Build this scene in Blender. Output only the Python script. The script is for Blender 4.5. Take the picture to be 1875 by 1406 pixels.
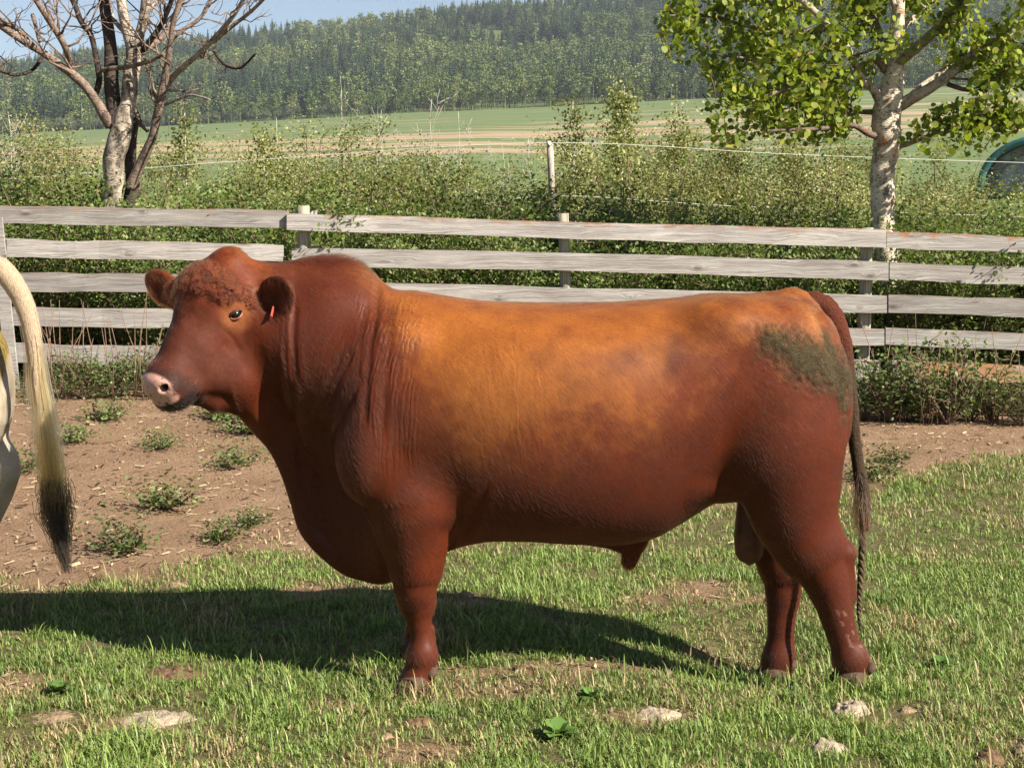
import bpy, math, random
import numpy as np
from mathutils import Vector, Matrix

for o in list(bpy.data.objects):
    bpy.data.objects.remove(o)
SC = bpy.context.scene
COL = SC.collection
rng = np.random.default_rng(7)
random.seed(7)

# ---------------------------------------------------------------- camera
FPX, CX, CY, HOR = 2750.0, 937.5, 703.0, 430.0      # photograph is 1875 x 1406
TH = math.atan((CY - HOR) / FPX)                    # camera looks slightly down
CT, ST = math.cos(TH), math.sin(TH)

def ray(px, py):
    u = (np.asarray(px, float) - CX) / FPX
    v = (CY - np.asarray(py, float)) / FPX
    return u, CT + v * ST, -ST + v * CT

_u, _a, _b = ray(755, 1268)
CAMH = float(-_b / _a * 5.50)                        # near front hoof stands at z = 0

def P(px, py, d):
    """world point seen at photo pixel (px, py) and standing d metres from the camera"""
    u, a, b = ray(px, py)
    t = d / a
    return np.array([u * t, d + 0 * t, CAMH + b * t])

def to_px(x, y, z):
    """where a world point shows in the photograph, for authoring coat markings"""
    zz = z - CAMH
    fw = y * CT - zz * ST
    up = y * ST + zz * CT
    return CX + FPX * x / fw, CY - FPX * up / fw

cam = bpy.data.cameras.new("camera")
cam.sensor_width = 36.0
cam.lens = FPX / 1875.0 * 36.0
cam.clip_start, cam.clip_end = 0.1, 9000.0
camo = bpy.data.objects.new("camera", cam)
camo.location = (0, 0, CAMH)
camo.rotation_euler = (math.pi / 2 - TH, 0, 0)
COL.objects.link(camo)
SC.camera = camo

# ---------------------------------------------------------------- daylight
SUN_DIR = Vector((1.12, -0.72, 1.0)).normalized()    # towards the sun
EL = math.asin(SUN_DIR.z)
AZ = math.atan2(SUN_DIR.x, SUN_DIR.y)
W = bpy.data.worlds.new("World")
SC.world = W
W.use_nodes = True
wn = W.node_tree
wn.nodes.clear()
sky = wn.nodes.new("ShaderNodeTexSky")
sky.sky_type = 'NISHITA'
sky.sun_disc = False
sky.sun_elevation = EL
sky.sun_rotation = AZ
sky.air_density, sky.dust_density, sky.ozone_density = 0.85, 0.5, 1.0
bg = wn.nodes.new("ShaderNodeBackground")
bg.inputs["Strength"].default_value = 0.05
wo = wn.nodes.new("ShaderNodeOutputWorld")
wn.links.new(sky.outputs[0], bg.inputs[0])
wn.links.new(bg.outputs[0], wo.inputs[0])
sl = bpy.data.lights.new("sun", 'SUN')
sl.energy = 5.0
sl.angle = math.radians(0.53)
sl.color = (1.0, 0.93, 0.82)
so = bpy.data.objects.new("sun", sl)
so.rotation_euler = (-SUN_DIR).to_track_quat('-Z', 'Y').to_euler()
so.location = (10, -8, 20)
COL.objects.link(so)
SC.view_settings.view_transform = 'Standard'
SC.view_settings.look = 'None'
SC.view_settings.exposure = 1.22
SC.view_settings.gamma = 1.0
SC.cycles.max_bounces = 8
SC.cycles.diffuse_bounces = 1
SC.cycles.transparent_max_bounces = 8
SC.cycles.volume_bounces = 0
HAZE = 0.00009

# ---------------------------------------------------------------- helpers
def hash01(*k):
    h = np.zeros_like(np.asarray(k[0]), dtype=np.uint32)
    for i, a in enumerate(k):
        h = (h ^ (np.asarray(a).astype(np.int64) & 0xffffffff).astype(np.uint32)) * np.uint32(0x9E3779B1 + 2 * i)
        h ^= h >> np.uint32(15)
    h *= np.uint32(0x85EBCA6B)
    h ^= h >> np.uint32(13)
    return h.astype(np.float64) / 4294967295.0

def vnoise(x, y, z=None, seed=0):
    """smooth value noise in 0..1"""
    x = np.asarray(x, float); y = np.asarray(y, float)
    xi, yi = np.floor(x), np.floor(y)
    fx, fy = x - xi, y - yi
    fx = fx * fx * (3 - 2 * fx); fy = fy * fy * (3 - 2 * fy)
    if z is None:
        g = lambda a, b: hash01(xi + a, yi + b, 0 * xi + seed)
        return (g(0, 0) * (1 - fx) + g(1, 0) * fx) * (1 - fy) + (g(0, 1) * (1 - fx) + g(1, 1) * fx) * fy
    z = np.asarray(z, float)
    zi = np.floor(z); fz = z - zi; fz = fz * fz * (3 - 2 * fz)
    r = 0
    for c in (0, 1):
        g = lambda a, b: hash01(xi + a, yi + b, zi + c, 0 * xi + seed)
        p = (g(0, 0) * (1 - fx) + g(1, 0) * fx) * (1 - fy) + (g(0, 1) * (1 - fx) + g(1, 1) * fx) * fy
        r = r + p * (fz if c else 1 - fz)
    return r

def fbm(x, y, z=None, oct=4, seed=0):
    r, a, s = 0, 0.5, 0
    for i in range(oct):
        k = 2.03 ** i
        r = r + a * vnoise(x * k, y * k, None if z is None else z * k, seed + 17 * i)
        s += a; a *= 0.5
    return r / s

def sstep(a, b, x):
    t = np.clip((np.asarray(x, float) - a) / (b - a), 0, 1)
    return t * t * (3 - 2 * t)

def make_mesh(name, V, faces, smooth=True, col=None, attrs=None):
    """faces: list of (n, k) int arrays; fast path into mesh data"""
    me = bpy.data.meshes.new(name)
    V = np.ascontiguousarray(V, dtype=np.float32)
    me.vertices.add(len(V))
    me.vertices.foreach_set("co", V.ravel())
    faces = [np.asarray(f, dtype=np.int32) for f in faces if len(f)]
    loops = np.concatenate([f.ravel() for f in faces])
    tot = np.concatenate([np.full(len(f), f.shape[1], np.int32) for f in faces])
    st = np.concatenate([[0], np.cumsum(tot)[:-1]]).astype(np.int32)
    me.loops.add(len(loops))
    me.loops.foreach_set("vertex_index", loops)
    me.polygons.add(len(tot))
    me.polygons.foreach_set("loop_start", st)
    me.update(calc_edges=True)
    me.polygons.foreach_set("use_smooth", np.full(len(tot), smooth, dtype=bool))
    if col is not None:
        a = me.attributes.new("col", 'FLOAT_COLOR', 'POINT')
        c = np.ones((len(V), 4), np.float32)
        c[:, :col.shape[1]] = col
        a.data.foreach_set("color", c.ravel())
    for k, v in (attrs or {}).items():
        a = me.attributes.new(k, 'FLOAT', 'POINT')
        a.data.foreach_set("value", np.ascontiguousarray(v, dtype=np.float32))
    me.update()
    return me

def obj(name, me, mat=None, parent=None, loc=(0, 0, 0), rot=(0, 0, 0), scale=(1, 1, 1), label=None, cat=None, group=None, kind=None):
    o = bpy.data.objects.new(name, me)
    COL.objects.link(o)
    o.location, o.rotation_euler, o.scale = loc, rot, scale
    if parent is not None:
        o.parent = parent
    if mat is not None and me is not None:
        if len(me.materials) == 0:
            me.materials.append(mat)
        elif me.materials[0] != mat:
            o.material_slots[0].link = 'OBJECT'
            o.material_slots[0].material = mat
    for k, v in (("label", label), ("category", cat), ("group", group), ("kind", kind)):
        if v:
            o[k] = v
    return o

def empty(name, loc, label, cat, group=None, rz=0):
    return obj(name, None, None, None, loc, (0, 0, rz), label=label, cat=cat, group=group)

class NT:
    """tiny node-tree writer"""
    def __init__(s, name):
        s.m = bpy.data.materials.new(name)
        s.m.use_nodes = True
        s.t = s.m.node_tree
        s.t.nodes.clear()
        s.out = s.n("OutputMaterial")
    def n(s, kind, **kw):
        nd = s.t.nodes.new("ShaderNode" + kind)
        for k, v in kw.items():
            if hasattr(nd, k) and k not in nd.inputs.keys():
                setattr(nd, k, v)
            else:
                s.set(nd.inputs[k], v)
        return nd
    def set(s, inp, v):
        if isinstance(v, bpy.types.NodeSocket):
            s.t.links.new(v, inp)
        elif isinstance(v, bpy.types.Node):
            s.t.links.new(v.outputs[0], inp)
        else:
            if isinstance(v, tuple) and len(v) == 3 and len(inp.default_value) == 4:
                v = v + (1,)
            inp.default_value = v
    def surf(s, sh):
        s.t.links.new(sh.outputs[0], s.out.inputs["Surface"])
    def noise(s, vec, scale, detail=4, rough=0.55, dist=0.0):
        nd = s.n("TexNoise")
        nd.inputs["Scale"].default_value = scale
        nd.inputs["Detail"].default_value = detail
        nd.inputs["Roughness"].default_value = rough
        nd.inputs["Distortion"].default_value = dist
        if vec is not None:
            s.set(nd.inputs["Vector"], vec)
        return nd.outputs["Fac"]
    def ramp(s, fac, stops, interp='LINEAR'):
        nd = s.n("ValToRGB")
        cr = nd.color_ramp
        cr.interpolation = interp
        while len(cr.elements) < len(stops):
            cr.elements.new(0.5)
        for e, (p, c) in zip(cr.elements, stops):
            e.position = p
            e.color = (c, c, c, 1) if not isinstance(c, tuple) else (c + (1,))[:4]
        s.set(nd.inputs[0], fac)
        return nd.outputs[0]
    def mix(s, fac, a, b, mode='MIX'):
        nd = s.n("MixRGB")
        nd.blend_type = mode
        s.set(nd.inputs[0], fac); s.set(nd.inputs[1], a); s.set(nd.inputs[2], b)
        return nd.outputs[0]
    def math(s, op, a, b=0.0, clamp=False):
        nd = s.n("Math"); nd.operation = op; nd.use_clamp = clamp
        s.set(nd.inputs[0], a); s.set(nd.inputs[1], b)
        return nd.outputs[0]
    def attr(s, name, out="Color"):
        nd = s.n("Attribute"); nd.attribute_name = name
        return nd.outputs[out]
    def bump(s, h, strength=0.5, dist=0.01, normal=None):
        nd = s.n("Bump")
        nd.inputs["Strength"].default_value = strength
        nd.inputs["Distance"].default_value = dist
        s.set(nd.inputs["Height"], h)
        if normal is not None:
            s.set(nd.inputs["Normal"], normal)
        return nd.outputs[0]
    def mapv(s, vec, scale=(1, 1, 1), rot=(0, 0, 0), loc=(0, 0, 0)):
        nd = s.n("Mapping")
        nd.inputs["Scale"].default_value = scale
        nd.inputs["Rotation"].default_value = rot
        nd.inputs["Location"].default_value = loc
        s.set(nd.inputs["Vector"], vec)
        return nd.outputs[0]
    def obco(s):
        return s.n("TexCoord").outputs["Object"]
    def pbr(s, color, rough=0.8, spec=0.3, normal=None, **kw):
        nd = s.n("BsdfPrincipled")
        s.set(nd.inputs["Base Color"], color)
        s.set(nd.inputs["Roughness"], rough)
        s.set(nd.inputs["Specular IOR Level"], spec)
        if normal is not None:
            s.set(nd.inputs["Normal"], normal)
        for k, v in kw.items():
            s.set(nd.inputs[k.replace("_", " ")], v)
        return nd

def leaf_material(name, c1, c2, transl=0.35, rough=0.45, use_col=False, c3=None, island=True):
    """leaf faces: colour varies from leaf to leaf, some light passes through"""
    t = NT(name)
    if use_col:
        c = t.attr("col")
    else:
        r = t.n("NewGeometry").outputs["Random Per Island"] if island else t.n("ObjectInfo").outputs["Random"]
        st = [(0.0, c1), (0.75, c2)] + ([(1.0, c3)] if c3 else [])
        c = t.ramp(r, st)
    p = t.pbr(c, rough, 0.35)
    tr = t.n("BsdfTranslucent")
    t.set(tr.inputs["Color"], t.mix(1.0, c, (1.35, 1.5, 0.55), 'MULTIPLY'))
    mx = t.n("MixShader")
    mx.inputs[0].default_value = transl
    t.t.links.new(p.outputs[0], mx.inputs[1]); t.t.links.new(tr.outputs[0], mx.inputs[2])
    t.surf(mx)
    return t.m

def frames(pts):
    """parallel-transport frames along a polyline"""
    pts = np.asarray(pts, float)
    T = np.gradient(pts, axis=0)
    T /= np.linalg.norm(T, axis=1)[:, None] + 1e-12
    a = np.array([1.0, 0, 0]) if abs(T[0][0]) < 0.8 else np.array([0, 1.0, 0])
    N = np.zeros_like(T)
    n = a - T[0] * (a @ T[0]); n /= np.linalg.norm(n)
    for i in range(len(pts)):
        n = n - T[i] * (n @ T[i]); n /= np.linalg.norm(n) + 1e-12
        N[i] = n
    return T, N, np.cross(T, N)

def resample(pts, rad, n):
    """Catmull-Rom through the control points"""
    pts = np.asarray(pts, float); rad = np.asarray(rad, float)
    m = len(pts)
    q = np.linspace(0, m - 1, n)
    i = np.clip(q.astype(int), 0, m - 2)
    t = (q - i)[:, None]
    g = lambda k: pts[np.clip(i + k, 0, m - 1)]
    p0, p1, p2, p3 = g(-1), g(0), g(1), g(2)
    c = 0.5 * ((2 * p1) + (-p0 + p2) * t + (2 * p0 - 5 * p1 + 4 * p2 - p3) * t ** 2 + (-p0 + 3 * p1 - 3 * p2 + p3) * t ** 3)
    r = np.interp(q, np.arange(m), rad)
    return c, r

class Acc:
    """collects vertices and faces for one mesh"""
    def __init__(s):
        s.V, s.Q, s.T, s.C, s.n = [], [], [], [], 0
    def add(s, V, Q=None, T=None, C=None):
        V = np.asarray(V, float)
        s.V.append(V)
        if Q is not None and len(Q): s.Q.append(np.asarray(Q) + s.n)
        if T is not None and len(T): s.T.append(np.asarray(T) + s.n)
        if C is not None:
            C = np.asarray(C, float)
            s.C.append(np.broadcast_to(C, (len(V), 3)) if C.ndim == 1 else C)
        s.n += len(V)
    def tube(s, pts, rad, seg=8, C=None, wob=0.0, cap=True):
        pts = np.asarray(pts, float); rad = np.asarray(rad, float)
        T, N, B = frames(pts)
        a = np.arange(seg) / seg * 2 * math.pi
        k = len(pts)
        R = rad[:, None] * (1 + wob * (rng.random((k, seg)) - 0.5))
        V = pts[:, None, :] + R[..., None] * (np.cos(a)[None, :, None] * N[:, None, :] + np.sin(a)[None, :, None] * B[:, None, :])
        V = V.reshape(-1, 3)
        i, j = np.meshgrid(np.arange(k - 1), np.arange(seg), indexing='ij')
        j2 = (j + 1) % seg
        Q = np.stack([i * seg + j, i * seg + j2, (i + 1) * seg + j2, (i + 1) * seg + j], -1).reshape(-1, 4)
        Tt = []
        if cap:
            V = np.vstack([V, pts[0], pts[-1]])
            b = k * seg
            for q in range(seg):
                Tt.append((b, (q + 1) % seg, q))
                Tt.append((b + 1, (k - 1) * seg + q, (k - 1) * seg + (q + 1) % seg))
        s.add(V, Q, Tt, C)
    def mesh(s, name, smooth=True):
        return make_mesh(name, np.vstack(s.V), ([np.vstack(s.Q)] if s.Q else []) + ([np.vstack(s.T)] if s.T else []), smooth,
                         np.vstack(s.C) if s.C else None)
# ================================================================ ground, far field and hill
BD = 5.80                                            # depth of the bull's middle plane

def BP(px, py, lat=0.0):
    p = P(px, py, BD + lat)
    return np.array([p[0], lat, p[2]])

FEET = [BP(757, 1268, -0.20), np.array([BP(743, 1268, -0.20)[0], 0.20, -0.015]), BP(1556, 1259, -0.20), BP(1414, 1252, 0.17)]

def g_raw(x, y):
    near = 0.022 * (fbm(x * 1.3, y * 1.3, None, 3, 5) - 0.5) + 0.030 * (vnoise(x * 0.45, y * 0.45, None, 9) - 0.5)
    rise = sstep(7.2, 13.0, y) * (0.215 - 0.030 * np.clip(x, -9, 9))
    far = np.interp(y, [13, 25, 50, 110, 250, 420, 600, 900], [0, 0.1, 1.3, 4.4, 10.6, 25.5, 43.0, 76.0])
    tilt = 0.05 * x * sstep(60, 900, y)
    z = near + rise + far + tilt
    rough = 2.0 * (fbm(x / 60, y / 60, None, 3, 4) - 0.5) * sstep(80, 400, y)
    top = 243 + 0.098 * x + 30 * (fbm(x / 260, y / 400, None, 4, 12) - 0.5)
    s = np.clip((y - 900) / 900, 0, 1)
    hill = (76 + 0.05 * x) + (top - (76 + 0.05 * x)) * (0.55 * s + 0.45 * s * s * (3 - 2 * s)) + 42 * (fbm(x / 190, y / 190, None, 4, 3) - 0.5) * np.sin(s * math.pi)
    hill = hill - sstep(1800, 3200, y) * 120
    return np.where(y > 900, hill, z + rough)

_fx = np.array([f[0] for f in FEET]); _fy = np.array([f[1] + BD for f in FEET]); _fz = np.array([f[2] for f in FEET])
_K = np.exp(-((_fx[:, None] - _fx[None]) ** 2 + (_fy[:, None] - _fy[None]) ** 2) / 0.40 ** 2)
_wt = np.linalg.solve(_K, _fz - g_raw(_fx, _fy))

def g(x, y):
    x = np.asarray(x, float); y = np.asarray(y, float)
    z = g_raw(x, y)
    for k in range(4):
        z = z + _wt[k] * np.exp(-((x - _fx[k]) ** 2 + (y - _fy[k]) ** 2) / 0.40 ** 2)
    return z

def on_ground(px, py):
    """ground point showing at a photo pixel"""
    u, a, b = ray(px, py)
    lo, hi = 2.0, 60.0
    ts = np.linspace(2, 40, 1500)
    z = CAMH + b * ts - g(u * ts, a * ts)
    k = int(np.argmax(z < 0)) or 1499
    t = ts[k]
    return np.array([u * t, a * t, float(g(u * t, a * t))])

# where turf grows: boundary line across the pen plus bare and dry patches
_bl = [on_ground(a, b) for a, b in ((-200, 1062), (0, 1058), (120, 1050), (260, 1050), (420, 1028), (520, 1008), (760, 985), (1000, 955), (1250, 915), (1560, 905), (1660, 872), (1750, 848), (1900, 838), (2100, 832))]
_bx = np.array([p[0] for p in _bl]); _by = np.array([p[1] for p in _bl])
_patch = []
for px, py, rx, ry in ((1300, 1085, 130, 26), (1290, 1200, 60, 14), (860, 1270, 190, 26), (1050, 1255, 120, 14), (770, 1385, 115, 18), (690, 1265, 60, 18), (40, 1250, 60, 24),
                       (850, 1105, 70, 14), (1000, 1225, 260, 14), (545, 1085, 90, 16), (250, 1330, 150, 22), (1170, 1310, 110, 16), (600, 1290, 60, 10)):
    c = on_ground(px, py); e = on_ground(px + rx, py); d = on_ground(px, py - ry)
    _patch.append((c[0], c[1], abs(e[0] - c[0]), max(0.08, abs(d[1] - c[1]))))

def turf(x, y):
    n = fbm(x * 2.2, y * 2.2, None, 4, 33) - 0.5
    m = sstep(0.25, -0.45, y - np.interp(x, _bx, _by) + 1.5 * n)
    for cx, cy, rx, ry in _patch:
        q = np.sqrt(((x - cx) / rx) ** 2 + ((y - cy) / ry) ** 2) + 1.6 * n + 1.1 * (fbm(x * 9, y * 9, None, 3, 37) - 0.5)
        m = m * (1 - 0.8 * sstep(1.35, 0.35, q))
    return m

def sheet(name, ys, half, ncol, mat, label_kind="structure"):
    rows = []
    u = np.linspace(-1, 1, ncol)
    for y in ys:
        rows.append(np.stack([u * half(y), np.full(ncol, y)], 1))
    XY = np.vstack(rows)
    Z = g(XY[:, 0], XY[:, 1])
    V = np.column_stack([XY, Z])
    i, j = np.meshgrid(np.arange(len(ys) - 1), np.arange(ncol - 1), indexing='ij')
    a = i * ncol + j
    Q = np.stack([a, a + 1, a + ncol + 1, a + ncol], -1).reshape(-1, 4)
    at = dict(turf=turf(XY[:, 0], XY[:, 1])) if name == "ground" else None
    return obj(name, make_mesh(name, V, [Q], True, attrs=at), mat, kind=label_kind)

half = lambda y: 12 + 0.85 * max(0.0, y - 4)
# pen soil
t = NT("pen_soil")
co = t.obco()
n1 = t.noise(co, 2.2, 5, 0.6); n2 = t.noise(co, 26, 5, 0.7); n3 = t.noise(t.mapv(co, (60, 160, 60), (0, 0, 0.3)), 1.0, 3, 0.6)
soil = t.ramp(n1, [(0.25, (0.21, 0.122, 0.070)), (0.55, (0.31, 0.192, 0.116)), (0.8, (0.40, 0.268, 0.172))])
soil = t.mix(t.ramp(n2, [(0.42, 0.0), (0.70, 0.65)]), soil, (0.33, 0.225, 0.140))
soil = t.mix(t.ramp(n2, [(0.25, 0.6), (0.40, 0.0)]), soil, (0.10, 0.060, 0.038))
soil = t.mix(t.ramp(n3, [(0.55, 0.0), (0.72, 0.5)]), soil, (0.40, 0.29, 0.18))
thatch = t.ramp(n2, [(0.3, (0.075, 0.072, 0.028)), (0.6, (0.160, 0.150, 0.062)), (0.8, (0.27, 0.225, 0.110))])
tf = t.attr("turf", "Fac")
c = t.mix(t.ramp(t.math('ADD', tf, t.math('MULTIPLY', t.math('SUBTRACT', n2, 0.5), 0.5)), [(0.15, 0.0), (0.95, 0.9)]), soil, thatch)
bm = t.bump(t.math('ADD', n2, t.math('MULTIPLY', n3, 0.7)), 1.0, 0.030)
t.surf(t.pbr(c, 0.95, 0.1, bm))
ys = np.concatenate([np.arange(-6, 3.6, 0.4), np.arange(3.6, 13.6, 0.055), np.arange(13.6, 16.01, 0.2)])
sheet("ground", ys, half, 330, t.m)

# hay field rising across the valley: green aftermath with strips of dry swath
t = NT("hay_field")
co = t.obco()
wv = t.noise(t.mapv(co, (0.0035, 0.040, 0.0), (0, 0, 0.42)), 1.0, 5, 0.66, 0.2)
fine = t.noise(t.mapv(co, (0.02, 0.30, 0.0), (0, 0, 0.42)), 1.0, 4, 0.65)
sy = t.n("SeparateXYZ"); t.set(sy.inputs[0], co)
yy = t.math('ADD', sy.outputs[1], t.math('MULTIPLY', sy.outputs[0], -0.45))
yd = t.math('DIVIDE', yy, 1000.0)
band = t.ramp(yd, [(0.0, 0.0), (0.34, 0.0), (0.40, 0.72), (0.56, 0.75), (0.66, 0.42), (0.78, 0.28), (0.90, 0.1)])
str_ = t.math('ADD', t.math('MULTIPLY', band, 0.85), t.math('MULTIPLY', t.math('SUBTRACT', t.math('ADD', wv, t.math('MULTIPLY', fine, 0.5)), 0.75), 2.6))
mk = t.ramp(str_, [(0.48, 0.0), (0.66, 1.0)])
grn = t.ramp(fine, [(0.3, (0.095, 0.135, 0.048)), (0.7, (0.160, 0.200, 0.085))])
tan = t.ramp(fine, [(0.3, (0.30, 0.215, 0.125)), (0.7, (0.42, 0.31, 0.20))])
t.surf(t.pbr(t.mix(mk, grn, tan), 0.95, 0.1, t.bump(fine, 1.0, 0.4)))
sheet("field", np.concatenate([np.arange(16, 40, 0.6), np.geomspace(40, 902, 170)]), half, 160, t.m)

# wooded hill
t = NT("hill_floor")
co = t.obco()
t.surf(t.pbr(t.ramp(t.noise(co, 0.02, 5), [(0.35, (0.045, 0.060, 0.022)), (0.55, (0.085, 0.105, 0.035)), (0.75, (0.16, 0.165, 0.06))]), 0.95, 0.1))
sheet("hill", np.concatenate([np.arange(902, 1900, 9), np.arange(1900, 3300, 60)]), half, 220, t.m)
# ================================================================ board fence across the pen
FD = 13.20
fence = empty("board_fence", (0, FD, float(g(0, FD))), "weathered grey five rail board fence running behind the bull", "fence")
FB = np.array([0, FD, float(g(0, FD))])

t = NT("weathered_board")
co = t.obco()
oi = t.n("ObjectInfo")
off = t.n("CombineXYZ")
t.set(off.inputs[0], t.math('MULTIPLY', oi.outputs["Random"], 37.0)); t.set(off.inputs[2], t.math('MULTIPLY', oi.outputs["Random"], 11.0))
va = t.n("VectorMath"); t.set(va.inputs[0], co); t.set(va.inputs[1], off.outputs[0])
cv = va.outputs[0]
dist = t.noise(t.mapv(cv, (2.0, 2.0, 9.0)), 1.0, 3, 0.5)
kn = t.n("TexVoronoi"); t.set(kn.inputs["Vector"], t.mapv(cv, (2.1, 1.0, 6.5))); kn.inputs["Scale"].default_value = 1.0
knot = t.ramp(kn.outputs["Distance"], [(0.0, 1.0), (0.055, 0.9), (0.11, 0.25), (0.22, 0.0)])
z2 = t.n("CombineXYZ"); t.set(z2.inputs[2], t.math('MULTIPLY', t.math('ADD', dist, t.math('MULTIPLY', knot, 0.9)), 0.10))
vb = t.n("VectorMath"); t.set(vb.inputs[0], cv); t.set(vb.inputs[1], z2.outputs[0])
gr = t.noise(t.mapv(vb.outputs[0], (2.2, 30, 150)), 1.0, 5, 0.65)
gr2 = t.noise(t.mapv(vb.outputs[0], (0.9, 12, 45)), 1.0, 4, 0.6)
st = t.noise(t.mapv(cv, (1.6, 2, 5)), 1.0, 4, 0.6)
c = t.ramp(gr, [(0.30, (0.17, 0.15, 0.135)), (0.45, (0.37, 0.34, 0.31)), (0.62, (0.52, 0.49, 0.45)), (0.8, (0.62, 0.585, 0.54))])
c = t.mix(t.ramp(gr2, [(0.35, 0.45), (0.6, 0.0)]), c, (0.24, 0.20, 0.175))
c = t.mix(t.ramp(st, [(0.52, 0.0), (0.75, 0.55)]), c, (0.66, 0.62, 0.55))
c = t.mix(t.ramp(st, [(0.25, 0.5), (0.42, 0.0)]), c, (0.20, 0.165, 0.145))
c = t.mix(1.0, c, t.ramp(oi.outputs["Random"], [(0.0, 0.62), (0.5, 0.82), (1.0, 1.0)]), 'MULTIPLY')
c = t.mix(t.ramp(t.noise(t.mapv(vb.outputs[0], (5, 40, 260)), 1.0, 3, 0.7), [(0.60, 0.0), (0.68, 0.75)]), c, (0.09, 0.075, 0.065))
c = t.mix(t.math('MULTIPLY', knot, 0.85), c, (0.10, 0.075, 0.058))
# lichen and bare wood amounts ride on the object colour
oc = t.n("SeparateColor"); t.set(oc.inputs[0], oi.outputs["Color"])
ge = t.n("SeparateXYZ"); t.set(ge.inputs[0], t.n("NewGeometry").outputs["Normal"])
ln_ = t.noise(cv, 7, 5, 0.7)
edge = t.attr("edge", "Fac")
lf = t.math('MULTIPLY', t.ramp(t.math('ADD', t.math('MULTIPLY', edge, 0.55), t.math('MULTIPLY', ln_, 0.75)), [(0.80, 0.0), (0.98, 1.0)]), oc.outputs[0])
c = t.mix(lf, c, (0.34, 0.115, 0.025))
c = t.mix(t.math('MULTIPLY', t.attr("bare", "Fac"), t.ramp(ln_, [(0.35, 0.5), (0.6, 1.0)])), c, (0.40, 0.185, 0.075))
t.surf(t.pbr(c, 0.88, 0.15, t.bump(t.math('ADD', gr, t.math('MULTIPLY', gr2, 0.7)), 0.9, 0.006)))
M_board = t.m

def board(a, b, d0, d1, thick=0.038, lichen=0.0, bare=None):
    """a, b = (px, top, bottom) at the two ends; d = distance of the front face"""
    n = 13
    rows, ed, ba = [], [], []
    jt = rng.normal(0, 0.0042, (n, 3))
    bow = rng.normal(0, 0.011)
    for i in range(n):
        f = i / (n - 1)
        px = a[0] + (b[0] - a[0]) * f
        d = d0 + (d1 - d0) * f
        T = P(px, a[1] + (b[1] - a[1]) * f, d); B = P(px, a[2] + (b[2] - a[2]) * f, d)
        sg = bow * math.sin(f * math.pi)
        T = T + [0, jt[i, 0], jt[i, 1] + sg]; B = B + [0, jt[i, 0] * 0.7, jt[i, 2] + sg]
        back = np.array([0, thick, 0])
        rows += [T, B, B + back, T + back]
        ed += [1, 0.0, 0.0, 1]
        bb = 0.0
        if bare: bb = float(bare[0] - 25 < px < bare[1] + 25)
        ba += [bb] * 4
    V = np.array(rows) - FB
    Q = []
    for i in range(n - 1):
        k = i * 4
        for p_, q_ in ((0, 1), (1, 2), (2, 3), (3, 0)):
            Q.append((k + p_, k + q_, k + 4 + q_, k + 4 + p_))
    e = (n - 1) * 4
    Q += [(3, 2, 1, 0), (e, e + 1, e + 2, e + 3)]
    me = make_mesh("board", V, [np.array(Q)], False, attrs=dict(edge=np.array(ed), bare=np.array(ba)))
    o = obj("board", me, M_board, fence)
    o.color = (lichen, 0, 0, 1)
    return o

mid = [((525, 391, 421), (1623, 421, 453)), ((534, 455, 487), (1627, 480, 514)), ((538, 514, 547), (1624, 541, 574)), ((545, 577, 609), (1619, 602, 634)), ((540, 634, 666), (1612, 661, 694))]
for i, (a, b) in enumerate(mid):
    board(a, b, FD - 0.05, FD - 0.05, lichen=0.5 if i == 0 else (0.25 if i > 2 else 0.0))
lef = [((-640, 355, 391), (527, 386, 417)), ((12, 437, 471), (518, 447, 479)), ((18, 500, 535), (560, 508, 540)), ((62, 563, 598), (558, 570, 602)), ((68, 630, 665), (556, 634, 666))]
for i, (a, b) in enumerate(lef):
    board(a, b, FD - 0.005, FD - 0.005, lichen=0.30 if i == 0 else 0.15)
for a, b in [((-650, 424, 458), (10, 437, 470)), ((-650, 488, 522), (14, 500, 534)), ((-650, 552, 586), (58, 563, 597)), ((-650, 617, 652), (64, 629, 664))]:
    board(a, b, FD - 0.005, FD - 0.005)
rig = [((1624, 424, 454), (2500, 449, 481)), ((1629, 480, 511), (2500, 505, 541)), ((1627, 540, 572), (2500, 569, 603)), ((1622, 600, 631), (2500, 634, 667)), ((1634, 660, 691), (2500, 690, 725))]
for i, (a, b) in enumerate(rig):
    board(a, b, FD - 0.02, FD - 0.02, lichen=0.75 if i == 0 else 0.1, bare=(1718, 1830) if i == 4 else None)
# short spliced ends seen behind the joint at the left post
for a, b in [((548, 385, 396), (572, 386, 397))]:
    board((540, 384, 414), (580, 385, 415), FD + 0.09, FD + 0.09)
    board((540, 448, 478), (581, 449, 479), FD + 0.09, FD + 0.09)
# lichen-grey round posts behind the rails
t = NT("round_post")
co = t.obco()
gr = t.noise(t.mapv(co, (60, 60, 4)), 1.0, 5, 0.6)
pc = t.ramp(gr, [(0.3, (0.16, 0.145, 0.10)), (0.55, (0.34, 0.31, 0.235)), (0.75, (0.44, 0.41, 0.33))])
t.surf(t.pbr(pc, 0.9, 0.15, t.bump(gr, 0.9, 0.008)))
M_post = t.m

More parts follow.
